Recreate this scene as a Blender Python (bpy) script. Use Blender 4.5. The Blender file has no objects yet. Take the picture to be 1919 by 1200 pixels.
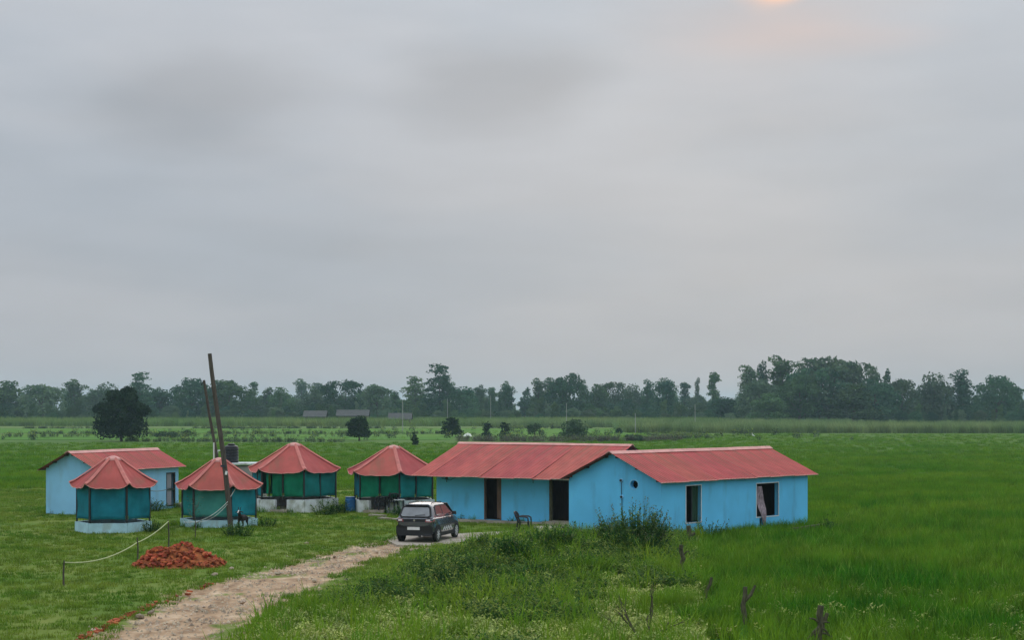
import bpy, bmesh, math, random
import numpy as np
from mathutils import Vector, Matrix, Euler
from mathutils.geometry import tessellate_polygon

# ------------------------------------------------------------------ camera
sc = bpy.context.scene
COL = sc.collection
F, H, YH = 3200.0, 5.25, 764.0            # focal length in photo pixels, eye height, horizon row
R = math.radians
cam = bpy.data.cameras.new('camera'); camo = bpy.data.objects.new('camera', cam); COL.objects.link(camo)
cam.sensor_width = 36; cam.lens = F/1919*36
cam.shift_y = (YH-600)/1919
camo.location = (0, 0, H); camo.rotation_euler = (R(90), 0, 0)
cam.clip_start = 0.5; cam.clip_end = 9000
sc.camera = camo

# ------------------------------------------------------------------ sky
SUN_EL, SUN_AZ = R(13.9), R(8.6)           # azimuth east of the view axis (+Y)
sun_dir = Vector((math.sin(SUN_AZ)*math.cos(SUN_EL), math.cos(SUN_AZ)*math.cos(SUN_EL), math.sin(SUN_EL)))
wd = bpy.data.worlds.new('World'); sc.world = wd; wd.use_nodes = True
def build_world():
    nt = wd.node_tree; N = nt.nodes; Lk = nt.links
    bg = N['Background']
    tc = N.new('ShaderNodeTexCoord'); d = tc.outputs['Generated']
    def math_(op, a, b=None, c=None, clamp=False):
        n = N.new('ShaderNodeMath'); n.operation = op; n.use_clamp = clamp
        for i, v in enumerate((a, b, c)):
            if v is None: continue
            if isinstance(v, (int, float)): n.inputs[i].default_value = v
            else: Lk.new(v, n.inputs[i])
        return n.outputs[0]
    def vm(op, a, b=None):
        n = N.new('ShaderNodeVectorMath'); n.operation = op
        for i, v in enumerate((a, b)):
            if v is None: continue
            if isinstance(v, (tuple, list, Vector)): n.inputs[i].default_value = v
            else: Lk.new(v, n.inputs[i])
        return n.outputs['Value'] if op in ('LENGTH', 'DOT_PRODUCT') else n.outputs['Vector']
    def mix(f, a, b):
        n = N.new('ShaderNodeMix'); n.data_type = 'RGBA'
        for s, v in (('Factor', f), (6, a), (7, b)):
            tgt = n.inputs[0] if s == 'Factor' else n.inputs[s]
            if isinstance(v, (int, float)): tgt.default_value = v
            elif isinstance(v, tuple): tgt.default_value = (*v, 1)
            else: Lk.new(v, tgt)
        return n.outputs[2]
    def noise(vec, scale, det, stretch):
        m = vm('MULTIPLY', vec, stretch)
        n = N.new('ShaderNodeTexNoise'); n.inputs['Scale'].default_value = scale; n.inputs['Detail'].default_value = det
        n.inputs['Roughness'].default_value = .5
        Lk.new(m, n.inputs['Vector']); return n
    def smooth(v, a, b, x, y):
        n = N.new('ShaderNodeMapRange'); n.interpolation_type = 'SMOOTHSTEP'
        Lk.new(v, n.inputs[0])
        for i, q in enumerate((a, b, x, y)): n.inputs[i+1].default_value = q
        return n.outputs[0]
    sep = N.new('ShaderNodeSeparateXYZ'); Lk.new(d, sep.inputs[0]); z = sep.outputs['Z']
    zc = math_('MAXIMUM', z, 0.0)
    # overcast dome: brighter towards the zenith
    grad = math_('MULTIPLY_ADD', math_('POWER', zc, 1.7), 2.9, 1.0)
    w = noise(d, 5.0, 3, (1, 1, 2.6))
    wv = vm('MULTIPLY', vm('SUBTRACT', w.outputs['Color'], (.5, .5, .5)), (.13, .13, .06))
    dw = vm('ADD', d, wv)
    cl = noise(d, 3.2, 4, (1.0, 1.0, 3.2))
    cf = smooth(cl.outputs['Fac'], .30, .70, .965, 1.03)
    fn = noise(d, 11.0, 6, (1.0, 1.0, 4.5)); cf = math_('MULTIPLY', cf, smooth(fn.outputs['Fac'], .3, .7, .975, 1.02))
    lum = math_('MULTIPLY', grad, cf)
    for (cx, cz, rx, rz, dep) in ((-.190, .176, .085, .036, .17), (-.012, .184, .078, .032, .17), (-.115, .098, .055, .012, .05), (.16, .155, .07, .010, .03)):
        cy = math.sqrt(1-cx*cx-cz*cz)
        q = vm('MULTIPLY', vm('SUBTRACT', dw, (cx, cy, cz)), (1/rx, .35, 1/rz))
        lum = math_('MULTIPLY', lum, smooth(vm('LENGTH', q), .25, 1.25, 1-dep, 1.0))
    base = mix(smooth(cl.outputs['Fac'], .35, .65, 0, 1), (.388, .432, .488), (.425, .450, .490))
    cs = vm('SCALE', base); 
    n = cs.node; Lk.new(lum, n.inputs['Scale'])
    # veiled sun behind the cloud
    ang = math_('ARCCOSINE', math_('MINIMUM', vm('DOT_PRODUCT', vm('NORMALIZE', dw), sun_dir), 1.0))
    g2 = smooth(ang, .01, .12, 1, 0)
    col = mix(math_('MULTIPLY', g2, math_('MULTIPLY', cl.outputs['Fac'], .42)), cs, (.60, .47, .43))
    g1 = smooth(ang, .003, .021, 1, 0)
    col = mix(math_('MULTIPLY', g1, .95), col, (1.15, .66, .44))
    for (cx, cz, rx, rz, am) in ((.150, .218, .040, .012, .55), (.168, .207, .070, .009, .50)):
        cy = math.sqrt(1-cx*cx-cz*cz)
        q = vm('MULTIPLY', vm('SUBTRACT', d, (cx, cy, cz)), (1/rx, .35, 1/rz))
        col = mix(math_('MULTIPLY', smooth(vm('LENGTH', q), .1, 1.5, am, 0), fn.outputs['Fac']), col, (.66, .50, .46))
    sky = N.new('ShaderNodeTexSky'); sky.sky_type = 'NISHITA'; sky.sun_disc = False
    sky.sun_elevation = SUN_EL; sky.sun_rotation = SUN_AZ
    sky.air_density = 1.0; sky.dust_density = 2.0
    ten = vm('SCALE', col); ten.node.inputs['Scale'].default_value = 10.0
    fin = mix(.985, sky.outputs['Color'], ten)
    Lk.new(fin, bg.inputs['Color']); bg.inputs['Strength'].default_value = 0.1
build_world()
sl = bpy.data.lights.new('sun', 'SUN'); sl.energy = 0.6; sl.angle = R(45); sl.color = (1, .90, .80)
so = bpy.data.objects.new('sun', sl); COL.objects.link(so)
so.rotation_euler = (-sun_dir).to_track_quat('-Z', 'Y').to_euler(); so.location = (0, 0, 60)
sc.view_settings.view_transform = 'Standard'; sc.view_settings.look = 'None'
sc.view_settings.exposure = 0.0; sc.view_settings.gamma = 1.0; sc.view_settings.use_curve_mapping = False
sc.render.engine = 'CYCLES'
sc.cycles.use_denoising = True
sc.cycles.max_bounces = 6; sc.cycles.diffuse_bounces = 3; sc.cycles.glossy_bounces = 3
sc.cycles.transmission_bounces = 4; sc.cycles.transparent_max_bounces = 6; sc.cycles.volume_bounces = 1

# ------------------------------------------------------------------ helpers
def gp(px, py, z=0.0):
    D = F*(H-z)/(py-YH); return Vector(((px-960)*D/F, D, z))
def at(px, py, D): return Vector(((px-960)*D/F, D, H-(py-YH)*D/F))
def tag(o, label=None, cat=None, group=None, kind=None):
    for k, v in (('label', label), ('category', cat), ('group', group), ('kind', kind)):
        if v: o[k] = v
    return o
def link(o, parent=None):
    COL.objects.link(o)
    if parent: o.parent = parent
    return o
def empty(name, loc, rz=0.0, label=None, cat=None, group=None):
    o = bpy.data.objects.new(name, None); o.location = loc; o.rotation_euler = (0, 0, rz)
    o.empty_display_size = .3
    return tag(link(o), label, cat, group)
def copy_tree(o, parent=None):
    c = o.copy(); COL.objects.link(c); c.parent = parent
    for ch in list(o.children): copy_tree(ch, c)
    return c

class MB:
    def __init__(s): s.v = []; s.f = []; s.m = []
    def add(s, vs, fs, mi=0):
        b = len(s.v); s.v += [tuple(p) for p in vs]; s.f += [tuple(b+i for i in f) for f in fs]; s.m += [mi]*len(fs)
        return s
    def box(s, c, sz, rz=0.0, mi=0, rot=None, taper=1.0):
        M = rot if rot is not None else Matrix.Rotation(rz, 3, 'Z')
        x, y, z = (q/2 for q in sz); vs = []
        for k in (-1, 1):
            t = taper if k > 0 else 1
            for i, j in ((-1, -1), (1, -1), (1, 1), (-1, 1)):
                vs.append(Vector(c)+M@Vector((i*x*t, j*y*t, k*z)))
        return s.add(vs, [(3, 2, 1, 0), (4, 5, 6, 7), (0, 1, 5, 4), (1, 2, 6, 5), (2, 3, 7, 6), (3, 0, 4, 7)], mi)
    def tube(s, pts, rad, n=8, mi=0, caps=True):
        pts = [Vector(p) for p in pts]
        if isinstance(rad, (int, float)): rad = [rad]*len(pts)
        vs = []; up = Vector((0, 0, 1)); prev = None
        for i, p in enumerate(pts):
            t = (pts[min(i+1, len(pts)-1)]-pts[max(i-1, 0)]).normalized()
            if prev is None:
                a = t.cross(up if abs(t.z) < .9 else Vector((1, 0, 0))).normalized()
            else: a = (prev-t*prev.dot(t)).normalized()
            prev = a; b = t.cross(a)
            for k in range(n):
                an = 2*math.pi*k/n; vs.append(p+(a*math.cos(an)+b*math.sin(an))*rad[i])
        fs = []
        for i in range(len(pts)-1):
            for k in range(n):
                fs.append((i*n+k, i*n+(k+1) % n, (i+1)*n+(k+1) % n, (i+1)*n+k))
        if caps:
            fs.append(tuple(range(n-1, -1, -1))); fs.append(tuple((len(pts)-1)*n+k for k in range(n)))
        return s.add(vs, fs, mi)
    def lathe(s, prof, n=16, c=(0, 0, 0), mi=0, axis='Z', ang0=0.0):
        vs = []
        for r, z in prof:
            for k in range(n):
                a = ang0+2*math.pi*k/n
                p = (r*math.cos(a), r*math.sin(a), z)
                if axis == 'X': p = (z, r*math.cos(a), r*math.sin(a))
                if axis == 'Y': p = (r*math.cos(a), -z, r*math.sin(a))
                vs.append(Vector(c)+Vector(p))
        fs = []
        for i in range(len(prof)-1):
            for k in range(n): fs.append((i*n+k, i*n+(k+1) % n, (i+1)*n+(k+1) % n, (i+1)*n+k))
        fs.append(tuple(range(n-1, -1, -1))); fs.append(tuple((len(prof)-1)*n+k for k in range(n)))
        return s.add(vs, fs, mi)
    def slab(s, poly, up, mi=0):
        """closed slab: polygon (list of 3d points) extruded by vector up"""
        n = len(poly); poly = [Vector(p) for p in poly]; up = Vector(up)
        vs = poly+[p+up for p in poly]
        fs = [tuple(range(n-1, -1, -1)), tuple(range(n, 2*n))]+[(i, (i+1) % n, (i+1) % n+n, i+n) for i in range(n)]
        return s.add(vs, fs, mi)
    def wall(s, outer, holes, t, org, ud, nd, mi=0):
        """wall with real openings: outline in (u,z), thickness t behind the face whose outward normal is nd"""
        org, ud, nd = Vector(org), Vector(ud), Vector(nd)
        loops = [outer]+holes; flat = [p for l in loops for p in l]
        P = lambda p, k: org+ud*p[0]+Vector((0, 0, p[1]))-nd*(t*k)
        tri = tessellate_polygon([[Vector((p[0], p[1], 0)) for p in l] for l in loops])
        n = len(flat); vs = [P(p, 0) for p in flat]+[P(p, 1) for p in flat]; fs = []
        for a, b, c in tri:
            fs.append((a, b, c)); fs.append((c+n, b+n, a+n))
        k = 0
        for l in loops:
            m = len(l)
            for i in range(m): fs.append((k+i, k+(i+1) % m, k+(i+1) % m+n, k+i+n))
            k += m
        return s.add(vs, fs, mi)
    def mesh(s, name, mats, smooth=False):
        me = bpy.data.meshes.new(name); me.from_pydata(s.v, [], s.f)
        for m in (mats if isinstance(mats, (list, tuple)) else [mats]): me.materials.append(m)
        me.polygons.foreach_set('material_index', s.m)
        bm = bmesh.new(); bm.from_mesh(me); bmesh.ops.recalc_face_normals(bm, faces=bm.faces); bm.to_mesh(me); bm.free()
        if smooth: me.polygons.foreach_set('use_smooth', [True]*len(me.polygons))
        me.update(); return me
    def build(s, name, mats, parent=None, smooth=False, loc=None, rot=None):
        o = bpy.data.objects.new(name, s.mesh(name, mats, smooth))
        if loc is not None: o.location = loc
        if rot is not None: o.rotation_euler = rot
        return link(o, parent)

def mesh_obj(name, me, parent=None, loc=None, rot=None, scale=None):
    o = bpy.data.objects.new(name, me)
    if loc is not None: o.location = loc
    if rot is not None: o.rotation_euler = rot
    if scale is not None: o.scale = scale
    return link(o, parent)

# ------------------------------------------------------------------ materials
def mat(name, base, rough=.8, var=.18, scale=2.0, tint=None, bump=0.0, bscale=None, metal=0.0, rnd=0.0, trans=0.0,
        stretch=(1, 1, 1), spec=.3, detail=4, coord='Object', coat=0.0, stain=None):
    m = bpy.data.materials.new(name); m.use_nodes = True
    nt = m.node_tree; N = nt.nodes; Lk = nt.links; bs = N['Principled BSDF']
    bs.inputs['Roughness'].default_value = rough; bs.inputs['Metallic'].default_value = metal
    bs.inputs['Specular IOR Level'].default_value = spec
    if coat: bs.inputs['Coat Weight'].default_value = coat; bs.inputs['Coat Roughness'].default_value = .08
    if coord == 'World':
        g = N.new('ShaderNodeNewGeometry'); vec = g.outputs['Position']
    else:
        tc = N.new('ShaderNodeTexCoord'); vec = tc.outputs['Object']
    mp = N.new('ShaderNodeMapping'); mp.inputs['Scale'].default_value = stretch; Lk.new(vec, mp.inputs['Vector'])
    no = N.new('ShaderNodeTexNoise'); no.inputs['Scale'].default_value = scale; no.inputs['Detail'].default_value = detail
    Lk.new(mp.outputs[0], no.inputs['Vector'])
    cr = N.new('ShaderNodeValToRGB')
    lo = tuple(c*(1-var) for c in base); hi = tuple(min(1, c*(1+var)) for c in base) if tint is None else tint
    cr.color_ramp.elements[0].position = .33; cr.color_ramp.elements[1].position = .67
    cr.color_ramp.elements[0].color = (*lo, 1); cr.color_ramp.elements[1].color = (*hi, 1)
    Lk.new(no.outputs['Fac'], cr.inputs['Fac']); out = cr.outputs['Color']
    if stain:                                        # wear patches: (colour, scale, threshold, amount, stretch)
        sm = N.new('ShaderNodeMapping'); sm.inputs['Scale'].default_value = stain[4]; Lk.new(vec, sm.inputs['Vector'])
        s2 = N.new('ShaderNodeTexNoise'); s2.inputs['Scale'].default_value = stain[1]; s2.inputs['Detail'].default_value = 6
        Lk.new(sm.outputs[0], s2.inputs['Vector'])
        mr = N.new('ShaderNodeMapRange'); mr.inputs[1].default_value = stain[2]; mr.inputs[2].default_value = stain[2]+.14
        mr.inputs[3].default_value = 0; mr.inputs[4].default_value = stain[3]; Lk.new(s2.outputs['Fac'], mr.inputs[0])
        mx = N.new('ShaderNodeMix'); mx.data_type = 'RGBA'; Lk.new(mr.outputs[0], mx.inputs[0]); Lk.new(out, mx.inputs[6])
        mx.inputs[7].default_value = (*stain[0], 1); out = mx.outputs[2]
    if rnd:
        oi = N.new('ShaderNodeObjectInfo'); hs = N.new('ShaderNodeHueSaturation')
        mr = N.new('ShaderNodeMapRange'); mr.inputs[3].default_value = 1-rnd; mr.inputs[4].default_value = 1+rnd
        Lk.new(oi.outputs['Random'], mr.inputs[0]); Lk.new(mr.outputs[0], hs.inputs['Value'])
        m2 = N.new('ShaderNodeMath'); m2.operation = 'MULTIPLY'; m2.inputs[1].default_value = 7.31; Lk.new(oi.outputs['Random'], m2.inputs[0])
        m3 = N.new('ShaderNodeMath'); m3.operation = 'FRACT'; Lk.new(m2.outputs[0], m3.inputs[0])
        m4 = N.new('ShaderNodeMapRange'); m4.inputs[3].default_value = .5-min(rnd*.06, .012); m4.inputs[4].default_value = .5+min(rnd*.06, .012)
        Lk.new(m3.outputs[0], m4.inputs[0]); Lk.new(m4.outputs[0], hs.inputs['Hue'])
        Lk.new(out, hs.inputs['Color']); out = hs.outputs['Color']
    Lk.new(out, bs.inputs['Base Color'])
    if bump:
        nb = N.new('ShaderNodeTexNoise'); nb.inputs['Scale'].default_value = bscale or scale*6; nb.inputs['Detail'].default_value = 5
        Lk.new(mp.outputs[0], nb.inputs['Vector'])
        bp = N.new('ShaderNodeBump'); bp.inputs['Strength'].default_value = 1; bp.inputs['Distance'].default_value = bump
        Lk.new(nb.outputs['Fac'], bp.inputs['Height']); Lk.new(bp.outputs[0], bs.inputs['Normal'])
    if trans:
        tr = N.new('ShaderNodeBsdfTranslucent'); Lk.new(out, tr.inputs['Color'])
        ms = N.new('ShaderNodeMixShader'); ms.inputs[0].default_value = trans
        Lk.new(bs.outputs[0], ms.inputs[1]); Lk.new(tr.outputs[0], ms.inputs[2])
        Lk.new(ms.outputs[0], N['Material Output'].inputs['Surface'])
    return m

M = {}
M['roof'] = mat('red_roof_sheet', (.39, .078, .067), .65, .14, 1.3, spec=.18, rnd=.10, bump=.006, bscale=7, stain=((.25, .10, .065), 1.3, .55, .6, (1.6, .3, 1)))
M['roof_faded'] = mat('faded_ridge_metal', (.62, .30, .26), .55, .14, 3, spec=.2)
M['roof_hip'] = mat('faded_hip_metal', (.52, .165, .135), .6, .14, 3, spec=.18)
M['blue'] = mat('sky_blue_wall_paint', (.135, .57, .90), .85, .07, .8, bump=.004, bscale=14, stain=((.11, .36, .56), 1.6, .56, .5, (1.2, 1.2, .35)))
M['blue_pale'] = mat('pale_blue_wall_paint', (.28, .60, .85), .85, .07, .8, bump=.004, bscale=14, stain=((.24, .44, .58), 1.4, .56, .5, (1.2, 1.2, .4)))
M['trim'] = mat('white_trim_paint', (.70, .76, .78), .7, .10, 5)
M['white'] = mat('whitewash', (.66, .70, .70), .9, .12, 2.5, bump=.01, bscale=12, stain=((.34, .36, .29), 2.2, .47, .85, (1, 1, .6)))
M['paleblue_plinth'] = mat('pale_blue_plinth_paint', (.42, .66, .74), .9, .12, 2.5, bump=.01, stain=((.33, .40, .36), 2.4, .54, .6, (1, 1, .6)))
M['concrete'] = mat('rough_concrete', (.38, .33, .265), .9, .22, 2.2, bump=.02, bscale=8, coord='World', stain=((.27, .21, .15), .9, .50, .8, (1, 1, 1)))
M['dark'] = mat('interior_shade', (.035, .035, .035), .9, .2, 3)  # near-black colour standing for the shade behind the vent hole
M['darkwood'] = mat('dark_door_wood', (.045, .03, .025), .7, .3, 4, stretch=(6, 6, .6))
M['brownwood'] = mat('brown_wood', (.16, .10, .07), .8, .3, 5, stretch=(6, 6, .5))
M['teal'] = mat('teal_tarpaulin', (.012, .185, .175), .85, .2, 1.6, spec=.1, rnd=.16, bump=.01, bscale=5)
M['teal_blue'] = mat('blue_tarpaulin', (.014, .20, .255), .85, .2, 1.6, spec=.1, rnd=.12, bump=.01, bscale=5)
M['teal_grey'] = mat('grey_green_tarpaulin', (.05, .23, .19), .85, .22, 1.6, spec=.1, rnd=.1, bump=.01, bscale=5)
M['net'] = mat('green_shade_net', (.010, .25, .13), .85, .2, 2, spec=.1, rnd=.14, trans=.35)
M['post'] = mat('dark_metal_post', (.03, .035, .035), .5, .2, 5)
M['woodpole'] = mat('weathered_pole_wood', (.085, .07, .055), .9, .35, 4, stretch=(5, 5, .5), bump=.01, bscale=9)
M['greywood'] = mat('weathered_grey_wood', (.082, .078, .042), .95, .5, 6, stretch=(4, 4, .8), bump=.015, bscale=12)
M['brick'] = mat('broken_red_brick', (.36, .088, .034), .9, .38, 6, rnd=.5, bump=.01, bscale=30)
M['tank'] = mat('black_tank_plastic', (.018, .018, .022), .38, .15, 4)
M['pvc'] = mat('white_pvc_pipe', (.72, .74, .70), .4, .06, 4)
M['hose'] = mat('pale_yellow_hose', (.42, .46, .22), .6, .12, 4)
M['bluedrum'] = mat('blue_drum_plastic', (.02, .12, .30), .45, .15, 4)
M['blackplastic'] = mat('black_chair_plastic', (.016, .016, .02), .35, .15, 5)
M['whiteplastic'] = mat('white_plastic', (.7, .7, .7), .5, .08, 5)
M['stone'] = mat('pale_rubble_stone', (.40, .32, .23), .95, .25, 6, rnd=.4, bump=.01, bscale=20)
M['curtain'] = mat('mauve_patterned_curtain', (.34, .27, .30), .9, .45, 9, stretch=(3, 3, .8))
M['greencurtain'] = mat('dark_green_curtain', (.02, .06, .035), .9, .3, 4, stretch=(5, 5, .5))
M['screen'] = mat('grey_mesh_screen', (.27, .27, .30), .8, .12, 30)
M['carpaint'] = mat('dark_grey_car_paint', (.105, .115, .13), .24, .06, 2, metal=.5, coat=1.0, spec=.5)
M['carplastic'] = mat('black_car_cladding', (.017, .017, .018), .6, .12, 6)
M['glass'] = mat('dark_tinted_glass', (.03, .035, .04), .05, .05, 2, spec=.9, coat=.5)
M['rearglass'] = mat('rear_window_glass', (.12, .135, .15), .07, .25, 3, spec=.9, coat=.6)
M['tyre'] = mat('tyre_rubber', (.014, .014, .014), .85, .2, 9)
M['rim'] = mat('silver_wheel_trim', (.62, .63, .65), .35, .06, 6, metal=.4)
M['lamp'] = mat('red_tail_lamp', (.30, .035, .035), .12, .1, 6, spec=.8, coat=.6)
M['lampclear'] = mat('clear_lamp_plastic', (.66, .58, .58), .12, .08, 6, spec=.8, coat=.6)
M['plate'] = mat('white_number_plate', (.7, .7, .68), .5, .06, 9)
M['chrome'] = mat('bright_metal_badge', (.75, .75, .76), .2, .04, 4, metal=.8)
M['fur_dark'] = mat('dark_goat_hair', (.022, .017, .015), .9, .3, 12)
M['fur_white'] = mat('white_goat_hair', (.75, .74, .70), .9, .06, 12)
M['bird'] = mat('white_feathers', (.8, .8, .78), .8, .04, 12)
M['birdleg'] = mat('dark_bird_leg', (.04, .04, .03), .6, .1, 9)
M['yellow'] = mat('yellow_beak', (.55, .36, .06), .5, .1, 9)
M['thatch'] = mat('grey_thatch', (.085, .085, .08), .95, .25, 1.2, stretch=(1, 4, 1), bump=.05, bscale=3)
M['mud'] = mat('mud_wall', (.16, .12, .09), .95, .2, 2)
M['tarp_white'] = mat('white_tarpaulin', (.72, .76, .66), .7, .08, 2)
M['farpole'] = mat('pale_concrete_pole', (.36, .36, .34), .85, .12, 2)
M['roofgrey'] = mat('grey_roof_slab', (.33, .32, .30), .9, .2, 1.5)
M['wire'] = mat('dark_cable', (.03, .045, .06), .6, .1, 4)

def leafmat(name, a, b, scale, rnd, trans=.3, rough=.65, coord='World', spec=.25):
    return mat(name, a, rough, .0, scale, tint=b, rnd=rnd, trans=trans, coord=coord, spec=spec, detail=3)
M['leaf_far'] = leafmat('far_tree_foliage', (.024, .084, .046), (.066, .140, .066), .22, .28, .25, .9, spec=.06)
M['leaf_far_b'] = leafmat('mid_green_far_foliage', (.044, .105, .040), (.098, .165, .060), .22, .3, .3, .9, spec=.06)
M['leaf_far_c'] = leafmat('pale_far_foliage', (.065, .125, .068), (.135, .195, .105), .22, .3, .3, .9, spec=.06)
M['leaf_dark'] = leafmat('dark_tree_foliage', (.012, .036, .018), (.034, .066, .028), .6, .2, .2, .85, spec=.08)
M['leaf_mid'] = leafmat('field_bush_foliage', (.024, .058, .028), (.058, .105, .040), .7, .25, .25)
M['grass'] = leafmat('yard_grass_blades', (.080, .185, .012), (.195, .265, .032), .35, .28, .40, .8, spec=.1)
M['rice'] = leafmat('rice_blades', (.042, .165, .006), (.150, .270, .016), .15, .36, .40, .85, spec=.08)
M['rice_tip'] = leafmat('pale_rice_blades', (.13, .27, .02), (.22, .33, .05), .3, .3, .4, .7, spec=.15)
M['rice_far'] = leafmat('ripening_rice_blades', (.070, .195, .008), (.140, .255, .014), .10, .30, .40, .85, spec=.08)
M['weed'] = leafmat('weed_leaves', (.105, .195, .012), (.275, .335, .045), .5, .38, .40, .6, spec=.25)
M['weed_pale'] = leafmat('pale_weed_leaves', (.26, .35, .05), (.46, .49, .12), .9, .25, .3, .5, spec=.4)
M['weed_dark'] = leafmat('dark_weed_leaves', (.012, .062, .008), (.048, .130, .014), .8, .3, .3, .75, spec=.15)  # dark green weeds, darkened further to imitate shadow between the plants
M['tussock'] = leafmat('yellow_green_tussock', (.10, .23, .012), (.20, .31, .022), .7, .2, .4, .8, spec=.1)
M['reed'] = leafmat('reed_foliage', (.115, .21, .075), (.25, .32, .13), .09, .25, .35, .85, spec=.1)
M['crop'] = leafmat('pale_crop_foliage', (.125, .235, .06), (.25, .315, .10), .03, .2, .35, .85, spec=.1)
M['seed'] = leafmat('brown_seed_heads', (.075, .095, .035), (.13, .14, .055), 1.5, .2, .2)
M['bark'] = mat('tree_bark', (.085, .068, .052), .95, .35, 3, stretch=(3, 3, .6))
M['brush'] = leafmat('dry_brush', (.050, .042, .028), (.105, .085, .055), .6, .3, .15)

# ------------------------------------------------------------------ numpy noise
_rs = np.random.RandomState(5)
_ph = _rs.rand(64, 4)*2*math.pi
def n2(x, y, s, k=0, oct=3):
    r = 0.0; a = 1.0; t = 0.0
    for o in range(oct):
        for j in range(3):
            p = _ph[(k*9+o*3+j) % 64]; an = p[0]; f = s*(2**o)*(.8+.4*math.sin(p[1]))
            r = r+a*np.sin(x*f*math.cos(an)+y*f*math.sin(an)+p[2]+1.3*np.sin(y*f*.7*math.cos(an*1.7)+p[3]))
        t += 3*a*.7; a *= .5
    return r/t
def sdist(x, y, poly):
    """signed distance to a polygon, positive inside"""
    d = np.full(x.shape, 1e9); ins = np.zeros(x.shape, bool); n = len(poly)
    for i in range(n):
        ax, ay = poly[i]; bx, by = poly[(i+1) % n]
        ex, ey = bx-ax, by-ay; L2 = ex*ex+ey*ey+1e-12
        t = np.clip(((x-ax)*ex+(y-ay)*ey)/L2, 0, 1)
        d = np.minimum(d, np.hypot(x-ax-t*ex, y-ay-t*ey))
        c = ((ay > y) != (by > y)) & (x < (bx-ax)*(y-ay)/((by-ay) if by != ay else 1e-9)+ax)
        ins ^= c
    return np.where(ins, d, -d)
P2 = lambda pts: [tuple(gp(*p)[:2]) for p in pts]
TRACK = P2([(60, 1330), (150, 1190), (234, 1162), (330, 1108), (420, 1085), (500, 1066), (600, 1037), (680, 1019), (735, 1011), (830, 1004), (925, 1004),
            (860, 1018), (790, 1030), (742, 1048), (650, 1080), (560, 1132), (470, 1180), (400, 1230), (330, 1330)])
APRON = P2([(728, 1016), (742, 1004), (800, 1000), (862, 1001), (905, 999), (958, 996), (925, 1004), (862, 1018), (800, 1026), (745, 1024)])
RICE = P2([(1283, 1400), (1283, 1200), (1275, 1092), (1290, 1020), (1305, 1003), (1500, 996), (1560, 985), (1800, 930), (2500, 900), (4200, 1000), (3000, 1400)])
WEEDS = P2([(450, 1206), (590, 1156), (720, 1114), (800, 1084), (880, 1062), (935, 1036), (975, 1014), (1060, 1010), (1240, 1010), (1285, 1020), (1278, 1090), (1420, 1160), (1560, 1215), (1700, 1400), (200, 1400)])
MOUNDS = [(*gp(1010, 1062)[:2], 3.6, 4.4, .62), (*gp(1195, 1035)[:2], 2.3, 4.0, .30), (*gp(820, 1088)[:2], 2.0, 2.6, .22), (*gp(1250, 1110)[:2], 1.4, 3.0, .18)]
def gh(x, y):
    x = np.asarray(x, float); y = np.asarray(y, float)
    z = .05*n2(x, y, .35, 1)*np.clip((124-y)/20, 0, 1)*np.clip((38-np.abs(x))/6, 0, 1)*np.clip((y-26)/4, 0, 1)
    for mx, my, rx, ry, hh in MOUNDS:
        q = ((x-mx)/rx)**2+((y-my)/ry)**2; z = z+hh*np.exp(-q*1.2)
    return z
def g3(px, py, dz=0.0):
    p = gp(px, py); p.z = float(gh(p.x, p.y))+dz; return p

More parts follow.
